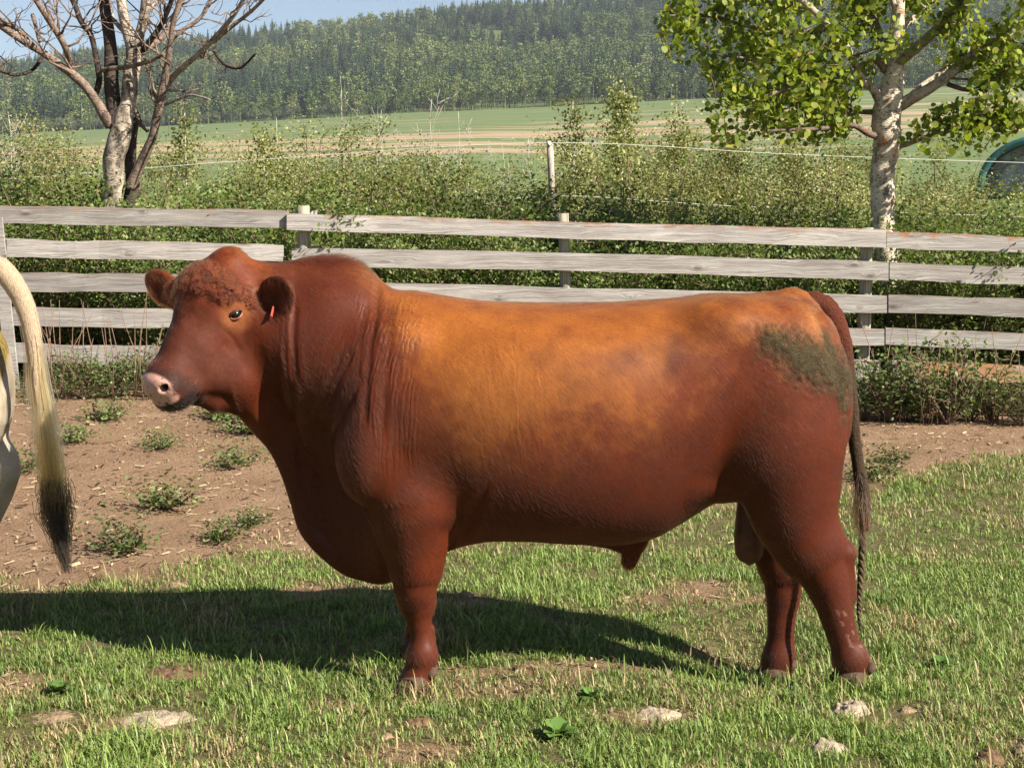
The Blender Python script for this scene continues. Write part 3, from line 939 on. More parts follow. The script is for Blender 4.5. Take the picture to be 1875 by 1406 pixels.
# single deep skin folds on the near side
for pl, dp, wd in (([(692, 520), (688, 580), (676, 640), (671, 700), (667, 765)], .010, 7), ([(672, 560), (660, 620), (654, 690)], .005, 6), ([(642, 648), (615, 700), (588, 765)], .008, 7),
                   ([(622, 655), (598, 705), (576, 755)], .006, 6), ([(662, 690), (635, 740), (606, 800)], .006, 7), ([(541, 560), (536, 620), (540, 690)], .007, 6), ([(519, 620), (522, 690), (532, 745)], .005, 6),
                   ([(884, 895), (864, 935), (850, 975)], .009, 9), ([(720, 560), (712, 640), (704, 720), (700, 790)], .005, 6),
                   ([(1490, 575), (1508, 605), (1522, 645), (1534, 700)], .016, 9), ([(406, 600), (425, 620), (438, 642)], .004, 6), ([(560, 760), (580, 860), (606, 960)], .010, 14)):
    pl = np.array(pl, float)
    xc = np.interp(bpy_, pl[:, 1], pl[:, 0])
    k_ = np.exp(-((bpx - xc) / wd) ** 2) * sstep(pl[0, 1] - 18, pl[0, 1] + 14, bpy_) * sstep(pl[-1, 1] + 22, pl[-1, 1] - 14, bpy_) * (BN[:, 1] < 0.1)
    BV = BV - BN * (k_ * dp * 0.6)[:, None] + BN * (np.exp(-((bpx - xc - wd * 1.8) / (wd * 1.1)) ** 2) * (k_ > -1) * sstep(pl[0, 1] - 18, pl[0, 1] + 14, bpy_) * sstep(pl[-1, 1] + 22, pl[-1, 1] - 14, bpy_) * (BN[:, 1] < 0.1) * dp * 0.25)[:, None]
# skin wrinkles as a phase field: neck folds, shoulder folds, rib folds, chest folds
def zone(cx, cy, rx, ry, pw=2):
    return np.exp(-(np.abs((bpx - cx) / rx) ** pw) - (np.abs((bpy_ - cy) / ry) ** pw))
wr1 = zone(715, 690, 62, 175, 4)
wr2 = zone(600, 740, 72, 110, 2.5)
wr3 = zone(930, 770, 85, 190, 2.5) * 0.55
wr4 = zone(520, 640, 40, 90, 2) * 0.8
ph1 = (bpx + 0.10 * (bpy_ - 690) + 26 * np.sin((bpy_ - 560) / 120.0)) / 9.5
ph2 = (bpx + 0.50 * (bpy_ - 700)) / 17.0
ph3 = (bpx - 0.12 * (bpy_ - 700)) / 15.0
ph4 = (bpx + 0.02 * bpy_) / 13.0
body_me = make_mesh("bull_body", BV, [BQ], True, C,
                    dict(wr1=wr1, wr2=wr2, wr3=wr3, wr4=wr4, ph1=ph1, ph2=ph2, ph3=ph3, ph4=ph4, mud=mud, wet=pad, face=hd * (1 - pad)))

def coat_material(name, pale=None):
    t = NT(name)
    co = t.obco()
    base = t.attr("col")
    # hair lies back and down: stretched noise
    cr_ = t.mapv(co, (1, 1, 1), (0, -0.90, 0))
    v1 = t.mapv(cr_, (55, 300, 700))
    hair = t.noise(v1, 1.0, 3, 0.6)
    v2 = t.mapv(cr_, (16, 120, 190))
    hair2 = t.noise(v2, 1.0, 3, 0.6)
    c = t.mix(1.0, base, t.ramp(hair, [(0.25, 0.66), (0.75, 1.34)]), 'MULTIPLY')
    c = t.mix(1.0, c, t.ramp(hair2, [(0.3, 0.86), (0.7, 1.12)]), 'MULTIPLY')
    h = None
    for i, amp in ((1, 1.0), (2, 1.5), (3, 1.0), (4, 1.2)):
        nzd = t.noise(t.mapv(co, (14, 14, 5)), 1.0, 3, 0.6)
        p = t.math('ADD', t.attr("ph%d" % i, "Fac"), t.math('MULTIPLY', nzd, 3.2))
        sn = t.math('SINE', t.math('MULTIPLY', p, 6.2832))
        sn = t.math('POWER', t.math('ADD', t.math('MULTIPLY', sn, 0.5), 0.5), 0.45)
        brk = t.ramp(t.noise(t.mapv(co, (22, 22, 6)), 1.0, 2), [(0.38, 0.0), (0.66, 1.0)])
        k = t.math('MULTIPLY', t.math('MULTIPLY', sn, t.math('MULTIPLY', t.attr("wr%d" % i, "Fac"), amp)), brk)
        h = k if h is None else t.math('ADD', h, k)
    b1 = t.bump(h, 1.0, 0.0026)
    b2 = t.bump(t.math('ADD', hair, t.math('MULTIPLY', hair2, 0.8)), 0.20, 0.002, b1)
    mudf = t.attr("mud", "Fac")
    crack = t.n("TexVoronoi", feature='DISTANCE_TO_EDGE')
    t.set(crack.inputs["Vector"], co); crack.inputs["Scale"].default_value = 95
    ck = t.ramp(crack.outputs["Distance"], [(0.0, 0.45), (0.10, 1.0)])
    b3 = t.bump(t.math('MULTIPLY', t.math('ADD', ck, t.noise(co, 140, 4)), mudf), 1.0, 0.0045, b2)
    if pale:
        c = pale(t, co, hair)
    rough = t.math('SUBTRACT', t.math('ADD', t.math('ADD', 0.47, t.math('MULTIPLY', t.attr("face", "Fac"), 0.22)), t.math('MULTIPLY', mudf, 0.45)), t.math('MULTIPLY', t.attr("wet", "Fac"), 0.12))
    p = t.pbr(c, rough, 0.17, b3)
    p.inputs["Sheen Weight"].default_value = 0.0
    p.inputs["Sheen Roughness"].default_value = 0.45
    t.surf(p)
    return t.m

M_coat = coat_material("red_coat")
bull = empty("bull", (0, BD, 0), "large red brown bull standing side on with mud caked on its hip", "bull")
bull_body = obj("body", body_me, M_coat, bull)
# ---- eye, hooves, tail, scrotum, ear tag, hair
def uv_ball(r, nu=20, nv=12):
    u, v = np.meshgrid(np.arange(nu) / nu * 2 * math.pi, np.linspace(0.001, math.pi - 0.001, nv), indexing='xy')
    V = np.stack([r[0] * np.sin(v) * np.cos(u), r[1] * np.sin(v) * np.sin(u), r[2] * np.cos(v)], -1).reshape(-1, 3)
    i, j = np.meshgrid(np.arange(nv - 1), np.arange(nu), indexing='ij')
    j2 = (j + 1) % nu
    Q = np.stack([i * nu + j, (i + 1) * nu + j, (i + 1) * nu + j2, i * nu + j2], -1).reshape(-1, 4)
    return V, Q

def plain(name, c, rough=0.6, spec=0.3, noise=None, bump=0.0, bscale=60):
    t = NT(name)
    co = t.obco()
    col = c
    nrm = None
    if noise:
        col = t.ramp(t.noise(co, noise, 5, 0.6), [(0.3, tuple(x * 0.6 for x in c)), (0.7, tuple(min(1, x * 1.35) for x in c))])
    if bump:
        nrm = t.bump(t.noise(co, bscale, 5, 0.65), 0.8, bump)
    t.surf(t.pbr(col, rough, spec, nrm))
    return t.m

M_eye = plain("dark_eye", (0.008, 0.005, 0.004), 0.16, 0.35)
M_lid = plain("eyelid_skin", (0.20, 0.075, 0.045), 0.45, 0.3, 40)
M_lidd = plain("dark_eyelid", (0.040, 0.016, 0.012), 0.5, 0.3, 40)
M_hoof = plain("hoof_horn", (0.085, 0.052, 0.034), 0.75, 0.15, 22, 0.004, 50)

def surf_at(px, py, side=-1):
    """skin point showing at a photo pixel, nearest to the camera"""
    d = np.hypot(bpx - px, bpy_ - py)
    c = np.where((d < 9))[0]
    c = c[BV[c, 1] < BV[c, 1].min() + 0.05]
    return BV[c].mean(0), (lambda n: n / np.linalg.norm(n))(BN[c].mean(0))

def eye_at(pos, nrm, axis_f):
    n = np.asarray(nrm); n = n / np.linalg.norm(n)
    u = axis_f - n * (axis_f @ n); u /= np.linalg.norm(u)          # along the eye slit
    v = np.cross(n, u)
    if v[2] < 0: v = -v
    V, Q = uv_ball((0.0215, 0.0215, 0.0215))
    me = make_mesh("eyeball", V + pos - n * 0.010, [Q], True)
    ey = obj("eye", me, M_eye, bull)
    for up, mat, hh, rr in ((1, M_lidd, 0.0150, 0.0062), (-1, M_lid, 0.0120, 0.0058)):
        a = np.linspace(0, math.pi, 13)
        x = -np.cos(a) * 0.0235; y = np.sin(a) ** 0.8 * hh * up
        L = pos[None, :] + x[:, None] * u + y[:, None] * v + n[None, :] * (0.0045 - 0.006 * np.abs(np.cos(a)) ** 2)[:, None]
        A = Acc(); A.tube(L, rr * (0.55 + 0.45 * np.sin(a)), 8)
        obj("eyelid", A.mesh("eyelid"), mat, ey)

ep, en = surf_at(433, 577)
eye_at(ep, en, (hf * 0.75 + hn * 0.35))
q = ep - H0
fl, ll, nl = q @ hf, q @ hl, q @ hn
nf, nl2, nn = en @ hf, en @ hl, en @ hn
eye_at(H0 + fl * hf - ll * hl + nl * hn, nf * hf - nl2 * hl + nn * hn, (hf * 0.75 + hn * 0.35))

def hoof_mesh(name):
    """two horn claws with a sloping front wall and a flat sole"""
    A = Acc()
    for sg in (-1, 1):
        ring = []
        for z, fx, bx, w in ((0.0, -0.080, 0.045, 0.036), (0.02, -0.074, 0.046, 0.037), (0.045, -0.058, 0.045, 0.035), (0.068, -0.040, 0.042, 0.031), (0.078, -0.02, 0.03, 0.02)):
            a = np.arange(14) / 14 * 2 * math.pi
            cx, hx = (fx + bx) / 2, (bx - fx) / 2
            x = cx + hx * np.cos(a)
            tip = np.clip((cx - x) / hx, 0, 1)
            y = sg * 0.037 + w * np.sin(a) * (1 - 0.35 * tip) - sg * 0.006 * tip
            ring.append(np.stack([x, y, np.full(14, z)], 1))
        V = np.vstack(ring + [[[-0.01, sg * 0.037, 0.0]], [[0.0, sg * 0.037, 0.080]]])
        Q, T = [], []
        for i in range(4):
            for j in range(14):
                k = (j + 1) % 14
                Q.append((i * 14 + j, i * 14 + k, (i + 1) * 14 + k, (i + 1) * 14 + j))
        for j in range(14):
            k = (j + 1) % 14
            T += [(70, k, j), (71, 56 + j, 56 + k)]
        A.add(V, Q, T)
    return A.mesh(name)

hoof_me = hoof_mesh("hoof")
dv, dq = uv_ball((0.020, 0.016, 0.026), 10, 7)
dew_me = make_mesh("dewclaw", dv, [dq])
for b, rz in zip(FEET, (0.1, -0.1, 0.05, -0.05)):
    obj("hoof", hoof_me, M_hoof, bull, b, (0, 0.05, rz), (1.12, 1.1, 1.0))
    for sg in (-1, 1):
        obj("dewclaw", dew_me, M_hoof, bull, b + np.array([0.072, sg * 0.028, 0.085]), (0, 0.5, rz))

# scrotum
t_ = np.linspace(0, 1, 15)
zc = [BP(1372, 885 + 150 * k, 0.02) for k in t_]
rr = np.interp(t_, [0, 0.2, 0.45, 0.7, 0.86, 0.95, 0.985, 1], [0.050, 0.046, 0.056, 0.061, 0.055, 0.038, 0.022, 0.004])
A = Acc(); A.tube(np.array(zc), rr, 18)
M_scr = plain("bare_skin", (0.125, 0.042, 0.024), 0.5, 0.3, 20, 0.003, 35)
obj("scrotum", A.mesh("scrotum"), M_scr, bull, label="pale brown scrotum hanging in front of the hind legs")

# tail: dock, muddy shaft, hairy bulge and twisted cord
tp = [(1455, 556, 0.0, 15), (1485, 553, -0.005, 20), (1508, 561, -0.015, 22), (1527, 585, -0.03, 20), (1541, 622, -0.045, 18), (1550, 680, -0.05, 15.5), (1558, 745, -0.045, 13.5), (1564, 800, -0.035, 11.5),
      (1571, 850, -0.03, 11), (1578, 890, -0.03, 13), (1582, 930, -0.03, 12), (1581, 970, -0.03, 9)]
pts, rad = resample([BP(a, b, c) for a, b, c, r in tp], [r * pm() for *_, r in tp], 60)
A = Acc()
f = np.linspace(0, 1, 60)
mudt = sstep(0.34, 0.50, f) * sstep(1.05, 0.8, f)
cc = np.array([0.095, 0.022, 0.0085])[None] * (1 - mudt[:, None]) + np.array([0.050, 0.030, 0.016])[None] * mudt[:, None]
A.tube(pts, rad * (1 + 0.10 * (vnoise(f * 40, 0 * f) - .5)), 14, C=np.vstack([np.repeat(cc, 14, 0), cc[:1], cc[-1:]]), wob=0.10)
t = NT("tail_hide")
hh = t.noise(t.mapv(t.obco(), (300, 300, 60)), 1.0, 4, 0.6)
t.surf(t.pbr(t.mix(1.0, t.attr("col"), t.ramp(hh, [(0.3, 0.6), (0.7, 1.4)]), 'MULTIPLY'), 0.75, 0.2, t.bump(t.math('ADD', hh, t.noise(t.obco(), 70, 3)), 1.0, 0.008)))
M_tail = t.m
tail = obj("tail", A.mesh("tail"), M_tail, bull, label="dark muddy tail hanging to a thin twisted cord")

def curves(name, Ppts, rad, col, mat, parent, label=None):
    """strands: (n, k, 3) points, (n, k) radii, (n, 3) colours"""
    n, k = Ppts.shape[:2]
    cu = bpy.data.hair_curves.new(name)
    cu.add_curves([k] * n)
    cu.attributes["position"].data.foreach_set("vector", np.ascontiguousarray(Ppts, np.float32).ravel())
    ra = cu.attributes.get("radius") or cu.attributes.new("radius", 'FLOAT', 'POINT')
    ra.data.foreach_set("value", np.ascontiguousarray(rad, np.float32).ravel())
    ca = cu.attributes.new("col", 'FLOAT_COLOR', 'CURVE')
    c4 = np.ones((n, 4), np.float32); c4[:, :3] = col
    ca.data.foreach_set("color", c4.ravel())
    o = obj(name, cu, mat, parent, label=label)
    return o

def hair_material(name, rough=0.4):
    t = NT(name)
    h = t.n("BsdfHairPrincipled")
    h.model = 'CHIANG'
    h.parametrization = 'COLOR'
    t.set(h.inputs["Color"], t.attr("col"))
    h.inputs["Roughness"].default_value = rough
    h.inputs["Radial Roughness"].default_value = 0.5
    h.inputs["IOR"].default_value = 1.38
    t.surf(h)
    return t.m
M_hair = hair_material("coat_hair", 0.55)

# twisted cord of tail hair: three plaited strands plus loose hairs
A = Acc()
cord = [(1581, 930, -0.03), (1580, 985, -0.03), (1577, 1040, -0.03), (1574, 1090, -0.03), (1573, 1125, -0.03), (1577, 1160, -0.03)]
cp, cr = resample([BP(*c) for c in cord], [7.5 * pm(), 6.5 * pm(), 6 * pm(), 5 * pm(), 4 * pm(), 1.2 * pm()], 90)
for s_ in range(3):
    an = np.linspace(0, 13 * math.pi, 90) + s_ * 2 * math.pi / 3
    L = cp + np.stack([np.cos(an) * cr * 0.5, np.sin(an) * cr * 0.5, 0 * an], 1)
    c = np.array([0.105, 0.078, 0.040]) * (0.75 + 0.25 * s_)
    A.tube(L, cr * 0.62, 7, C=c)
obj("tail_cord", A.mesh("tail_cord"), M_tail, tail)
n = 420
S = np.zeros((n, 7, 3))
for i in range(n):
    k0 = rng.random()
    st_ = np.array(BP(1576 + rng.normal() * 4, 860 + 60 * k0, -0.03 + rng.normal() * 0.012))
    en_ = np.array(BP(1581 + rng.normal() * 5, 930 + 60 * rng.random() + 30 * k0, -0.03 + rng.normal() * 0.012))
    bul = np.array([rng.normal() * 0.016, rng.normal() * 0.016, 0])
    for j in range(7):
        w = j / 6
        S[i, j] = st_ * (1 - w) + en_ * w + bul * math.sin(w * math.pi)
cl_ = np.array([0.13, 0.075, 0.036])[None] * rng.uniform(0.35, 1.7, (n, 1))
curves("tail_hair", S, np.tile(np.linspace(0.0011, 0.0004, 7), (n, 1)), cl_, M_hair, tail)

# small red ear tag under the near ear
tv = np.array([[-.008, 0, 0], [.008, 0, 0], [.009, 0, -.038], [-.009, 0, -.038]])
tv = np.vstack([tv + [0, -0.0015, 0], tv + [0, 0.0015, 0]])
tq = np.array([[0, 1, 2, 3], [7, 6, 5, 4], [0, 4, 5, 1], [1, 5, 6, 2], [2, 6, 7, 3], [3, 7, 4, 0]])
obj("ear_tag", make_mesh("ear_tag", tv, [tq], False), plain("tag_plastic", (0.55, 0.10, 0.07), 0.35, 0.4), bull, BP(501, 562, -0.26), (0.15, 0.42, 1.50))

# ---- hair over the hide
def area_sample(V, Q, n, wgt=None):
    fa = np.linalg.norm(np.cross(V[Q[:, 2]] - V[Q[:, 0]], V[Q[:, 3]] - V[Q[:, 1]]), axis=1)
    if wgt is not None: fa = fa * wgt[Q].mean(1)
    cdf = np.cumsum(fa); cdf /= cdf[-1]
    fi = np.searchsorted(cdf, rng.random(n))
    a, b = rng.random(n), rng.random(n)
    w = np.stack([(1 - a) * (1 - b), a * (1 - b), a * b, (1 - a) * b], 1)
    return fi, w
NH = 300000
vis = 0.35 + 0.65 * (BN[:, 1] < 0.25)
nohair = 1 - np.clip(pad * 1.5 + sstep(20, 12, de) * front, 0, 1)
fi, w = area_sample(BV, BQ, NH, vis * nohair * (1 + 2.0 * fore))
g3 = lambda A_: (A_[BQ[fi]] * w[..., None]).sum(1)
hp0, hn0, hc0 = g3(BV), g3(BN), g3(C)
hn0 /= np.linalg.norm(hn0, axis=1)[:, None]
hmud = (mud[BQ[fi]] * w).sum(1)
hhd = (hd[BQ[fi]] * w).sum(1)
hcf = (cf[BQ[fi]] * w).sum(1)
flow = np.tile(np.array([[0.62, 0.0, -0.78]]), (NH, 1))
# hair on the face runs back from the nose, on the legs straight down
flow = flow * (1 - hhd[:, None]) + (-hf[None] * 0.8 + np.array([[0.3, 0, 0.0]])) * hhd[:, None]
lowz = sstep(0.55, 0.4, hp0[:, 2])[:, None]
flow = flow * (1 - lowz) + np.array([[0.15, 0, -1.0]]) * lowz
wv = 5.0
flow += 0.30 * (np.stack([vnoise(hp0[:, 0] * wv, hp0[:, 2] * wv, hp0[:, 1] * wv, k) for k in (1, 2, 3)], 1) - 0.5)
flow += rng.normal(0, 0.07, (NH, 3))
flow -= hn0 * (flow * hn0).sum(1)[:, None]
flow /= np.linalg.norm(flow, axis=1)[:, None] + 1e-9
pollm = hhd * sstep(0.01, -0.10, hcf)
earm = ((hp0 - BP(505, 548, -0.22)) ** 2).sum(1) < 0.075 ** 2
earm |= ((hp0 - BP(302, 530, -0.05)) ** 2).sum(1) < 0.08 ** 2
crest = np.exp(-((hp0[:, 0] - BP(600, 480)[0]) / 0.14) ** 2) * sstep(1.52, 1.56, hp0[:, 2]) * sstep(0.12, 0.03, np.abs(hp0[:, 1]))
ln = rng.uniform(0.020, 0.034, NH) * (1 + 0.5 * pollm - 0.3 * hhd + 0.2 * earm + 1.2 * crest * (rng.random(NH) < 0.4)) * (1 - 0.85 * hmud)
lift = rng.uniform(0.02, 0.085, NH) + 0.45 * pollm + 0.25 * earm + 0.5 * crest
K = 4
S = np.zeros((NH, K, 3))
curl = rng.normal(0, 1, (NH, 3)) * (0.025 + 0.45 * pollm)[:, None] + pollm[:, None] * 1.6 * (np.stack([vnoise(hp0[:, 0] * 42, hp0[:, 2] * 42, hp0[:, 1] * 42, k) for k in (11, 12, 13)], 1) - 0.5)
for j in range(K):
    u_ = j / (K - 1)
    S[:, j] = hp0 - hn0 * 0.0008 + ln[:, None] * (flow * u_ + hn0 * (lift * (u_ - 0.45 * u_ * u_))[:, None] + curl * u_ * u_)
rd = np.tile(np.array([0.00030, 0.00030, 0.00024, 0.00008]), (NH, 1)) * (1 + 1.0 * pollm[:, None])
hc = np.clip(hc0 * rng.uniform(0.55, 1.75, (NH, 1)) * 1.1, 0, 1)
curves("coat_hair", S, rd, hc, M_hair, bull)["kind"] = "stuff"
# shaggy curls on the poll and forehead: clumps of strands that coil together
pv = np.where(((fore > 0.40) | ((hd > 0.25) & (cf < -0.05) & (BN[:, 2] > -0.1))) & (BN[:, 1] < 0.45) & (de > 34))[0]
ncl = 620
pk = pv[rng.integers(0, len(pv), ncl)]
S = []; cl_ = []
for i in pk:
    nn_ = BN[i]; d0 = rng.normal(0, 1, 3) + np.array([0.2, -0.2, -0.2]); d0 -= nn_ * (d0 @ nn_); d0 /= np.linalg.norm(d0)
    s0 = np.cross(nn_, d0); L = rng.uniform(0.022, 0.045); turn = rng.uniform(1.5, 4.0) * rng.choice([-1, 1])
    cc_ = C[i] * rng.uniform(0.5, 1.5)
    for q in range(9):
        b = BV[i] + rng.normal(0, 0.0045, 3); up = rng.uniform(0.25, 0.6); pts = []
        for j in range(6):
            u = j / 5; a = turn * u
            pts.append(b + L * u * (0.55 * (d0 * math.cos(a) + s0 * math.sin(a)) + nn_ * up * (1 - 0.6 * u)))
        S.append(pts); cl_.append(cc_ * rng.uniform(0.8, 1.25))
S = np.array(S)
curves("poll_hair", S, np.tile(np.linspace(0.0008, 0.0003, 6), (len(S), 1)), np.clip(np.array(cl_), 0, 1), M_hair, bull)
# tuft under the sheath and a cowlick on the crest
n = 160
S = np.zeros((n, 5, 3))
for i in range(n):
    a = BP(1154 + rng.normal() * 9, 1015 + rng.normal() * 8, rng.normal() * 0.018)
    L = rng.uniform(0.02, 0.05)
    if i % 3 == 0: a = BP(632 + rng.normal() * 7, 489 + rng.normal() * 2, rng.normal() * 0.012)
    d = np.array([rng.normal() * 0.25 - 0.2, rng.normal() * 0.2, -1.0]) if i % 3 else np.array([-0.15 + rng.normal() * 0.3, rng.normal() * 0.2, 0.8])
    for j in range(5): S[i, j] = a + d * L * (0.55 if i % 3 == 0 else 1) * j / 4
curves("hair_tuft", S, np.tile(np.linspace(0.0009, 0.0003, 5), (n, 1)), np.array([[0.11, 0.03, 0.012]]) * rng.uniform(0.5, 1.6, (n, 1)), M_hair, bull)
# ================================================================ pale cow at the left edge
CD = 6.05
G = build_body(0.014, cow=True)
CV, CQ = G.nets(); del G
CV = smooth_verts(CV, CQ, 2, 0.5)
cow_x = P(10, 700, CD)[0] - (CV[:, 0][(CV[:, 2] > 0.8)].max())
cow_base = np.array([cow_x, CD, float(g(cow_x + 0.8, CD)) - 0.0])
cow = empty("cow", tuple(cow_base), "cream coloured cow at the left edge seen by its rump and tail", "cow")
t = NT("cream_coat")
co = t.obco()
n1 = t.noise(co, 5, 5, 0.65); hr = t.noise(t.mapv(co, (80, 300, 150), (0, 0.5, 0)), 1.0, 3, 0.6)
c = t.ramp(n1, [(0.3, (0.22, 0.17, 0.12)), (0.5, (0.36, 0.295, 0.215)), (0.75, (0.44, 0.375, 0.285))])
c = t.mix(t.attr("muck", "Fac"), c, t.ramp(t.noise(co, 40, 5, 0.7), [(0.35, (0.10, 0.07, 0.02)), (0.65, (0.26, 0.18, 0.045))]))
c = t.mix(1.0, c, t.ramp(hr, [(0.3, 0.8), (0.7, 1.15)]), 'MULTIPLY')
t.surf(t.pbr(c, 0.6, 0.2, t.bump(hr, 0.6, 0.004)))
wpx, wpy = to_px(CV[:, 0] + cow_base[0], CV[:, 1] + CD, CV[:, 2] + cow_base[2])
cn_ = fbm(CV[:, 0] * 14, CV[:, 1] * 14, CV[:, 2] * 14, 3, 5) - 0.5
muck = sstep(1.1, 0.8, np.hypot((wpx + 8) / 26, (wpy - 642) / 58) + 0.5 * cn_)
cb = make_mesh("cow_body", CV, [CQ], True, attrs=dict(muck=muck))
obj("body", cb, t.m, cow)
for b in ((FEET[0]), (FEET[1]), FEET[2] + [-0.165, 0, 0], FEET[3]):
    obj("hoof", hoof_me, M_hoof, cow, b, (0, 0.05, 0), (1.1, 1.1, 1))
# tail swung away from the body
tpth = [(-70, 500, 20), (-32, 484, 23), (2, 494, 24), (30, 528, 22), (50, 572, 20), (61, 622, 18), (67, 680, 15), (73, 735, 12), (82, 800, 8), (92, 860, 4)]
pts, rad = resample([P(a, b, CD - 0.04) - cow_base for a, b, r in tpth], [r * 0.88 * CD / FPX for *_, r in tpth], 60)
A = Acc(); A.tube(pts, rad, 14, wob=0.05)
t = NT("cream_tail")
hr = t.noise(t.mapv(t.obco(), (260, 260, 70)), 1.0, 4, 0.6)
t.surf(t.pbr(t.ramp(hr, [(0.3, (0.27, 0.185, 0.11)), (0.6, (0.44, 0.335, 0.225))]), 0.65, 0.2, t.bump(hr, 1.0, 0.005)))
ctail = obj("tail", A.mesh("tail"), t.m, cow, label="cream tail with a dark frayed switch")
def strand_set(n, y0r, y1r, wid, colf, wave, r0):
    S = np.zeros((n, 12, 3)); cl = np.zeros((n, 3))
    cx = lambda y: np.interp(y, [480, 560, 640, 700, 740, 800, 860, 900, 950, 1000, 1045], [-10, 45, 64, 70, 76, 85, 93, 97, 103, 113, 122])
    for i in range(n):
        y0, y1 = rng.uniform(*y0r), rng.uniform(*y1r)
        off = rng.normal(0, 1) * 0.55; ph = rng.random() * 6.28; am = wave * rng.uniform(0.4, 1.3); fr = rng.uniform(0.035, 0.06)
        lat = rng.normal(0, 0.014)
        for j in range(12):
            u = j / 11; yy = y0 + (y1 - y0) * u
            w_ = np.interp(yy, [600, 700, 800, 880, 950, 1000, 1045], [10, 15, 20, 22, 20, 13, 4]) * wid
            xx = cx(yy) + off * w_ + am * math.sin(yy * fr + ph) * sstep(700, 860, yy)
            S[i, j] = P(xx, yy, CD - 0.04 + lat) - cow_base
        cl[i] = colf()
    return S, np.tile(np.linspace(r0, r0 * 0.35, 12), (n, 1)), cl
S, R2, cl = strand_set(900, (520, 760), (720, 935), 1.0, lambda: np.array([0.55, 0.36, 0.15]) * rng.uniform(0.5, 1.15), 4.0, 0.0009)
curves("tail_hair", S, R2, cl, M_hair, ctail)
S, R2, cl = strand_set(480, (790, 900), (915, 945), 0.9, lambda: np.array([0.40, 0.21, 0.05]) * rng.uniform(0.4, 1.1), 5.0, 0.0010)
curves("tail_hair", S, R2, cl, M_hair, ctail)
S, R2, cl = strand_set(620, (870, 925), (955, 1052), 1.0, lambda: np.array([0.018, 0.012, 0.007]) * rng.uniform(0.4, 1.6), 7.0, 0.0013)
curves("tail_tip_hair", S, R2, cl, M_hair, ctail, label="dark wavy hair at the tip of the cream tail")
# ================================================================ wood on the hill: one mass, instanced trees
def quads_at(c, size, nrm=None, aspect=0.6, jitter=1.0, r=rng):
    """diamond leaf faces at centres c"""
    n = len(c)
    N = r.normal(0, 1, (n, 3)) * jitter
    if nrm is not None: N = N * 0.6 + nrm
    N /= np.linalg.norm(N, axis=1)[:, None] + 1e-9
    A = r.normal(0, 1, (n, 3)); A -= N * (A * N).sum(1)[:, None]; A /= np.linalg.norm(A, axis=1)[:, None] + 1e-9
    B = np.cross(N, A)
    s = np.asarray(size)[:, None]
    fold = N * s * 0.12
    V = np.stack([c - A * s, c + B * s * aspect + fold, c + A * s, c - B * s * aspect + fold], 1).reshape(-1, 3)
    return V, np.arange(n * 4).reshape(-1, 4)

def far_conifer(k):
    A = Acc(); H = 1.0
    A.tube([[0, 0, 0], [0, 0, 0.9]], [0.018, 0.004], 5)
    for i in range(15):
        f = i / 14
        z = 0.10 + 0.88 * f
        R = (0.20 + 0.03 * rng.random()) * (1 - f) ** 0.85 + 0.008
        m = int(15 - 8 * f)
        for j in range(m):
            a = j / m * 6.283 + rng.random() * 0.7
            r_ = R * rng.uniform(0.65, 1.15)
            d = np.array([math.cos(a), math.sin(a), 0]); sd = np.array([-d[1], d[0], 0]) * r_ * 0.30
            A.add([[0, 0, z + 0.03], d * r_ * 0.6 + sd + [0, 0, z - 0.015], d * r_ + [0, 0, z - 0.05 * rng.uniform(.4, 1.4)], d * r_ * 0.6 - sd + [0, 0, z - 0.015]], [(0, 1, 2, 3)])
    return A.mesh("far_conifer", False)

def far_poplar(k, wide):
    A = Acc()
    A.tube([[0, 0, 0], [0.01, 0, 0.5], [0, 0.01, 0.85]], [0.016, 0.011, 0.004], 5)
    cl = []
    for i in range(16):
        z = rng.uniform(0.30, 0.95)
        R = wide * math.sin(math.pi * min(1, (z - 0.16) / 0.86)) ** 0.7
        a = rng.random() * 6.283
        cl.append((R * 0.62 * math.cos(a), R * 0.62 * math.sin(a), z, rng.uniform(0.055, 0.10)))
    c = np.vstack([np.array(q[:3]) + rng.normal(0, q[3] * 0.62, (24, 3)) for q in cl])
    V, Q = quads_at(c, rng.uniform(0.018, 0.036, len(c)), (c - [0, 0, 0.55]) * 2, 0.8)
    A.add(V, Q)
    return A.mesh("far_poplar", False)

def tree_leaf(name, stops):
    t = NT(name)
    r = t.n("ObjectInfo").outputs["Random"]
    isl = t.n("NewGeometry").outputs["Random Per Island"]
    c = t.mix(1.0, t.ramp(r, stops), t.ramp(isl, [(0.0, 0.65), (1.0, 1.35)]), 'MULTIPLY')
    t.surf(t.pbr(c, 0.8, 0.15))
    return t.m
M_con = tree_leaf("far_conifer_needles", [(0.0, (0.018, 0.036, 0.018)), (0.6, (0.032, 0.056, 0.025)), (1.0, (0.052, 0.078, 0.032))])
M_pop = tree_leaf("far_poplar_leaves", [(0.0, (0.060, 0.090, 0.030)), (0.5, (0.100, 0.140, 0.042)), (0.9, (0.150, 0.190, 0.055)), (1.0, (0.18, 0.175, 0.075))])
M_pop2 = tree_leaf("far_birch_leaves", [(0.0, (0.105, 0.140, 0.045)), (0.6, (0.155, 0.195, 0.060)), (1.0, (0.21, 0.235, 0.085))])
M_wil = tree_leaf("far_willow_leaves", [(0.0, (0.085, 0.105, 0.055)), (1.0, (0.15, 0.17, 0.085))])
kit = bpy.data.collections.new("far_tree_kit")
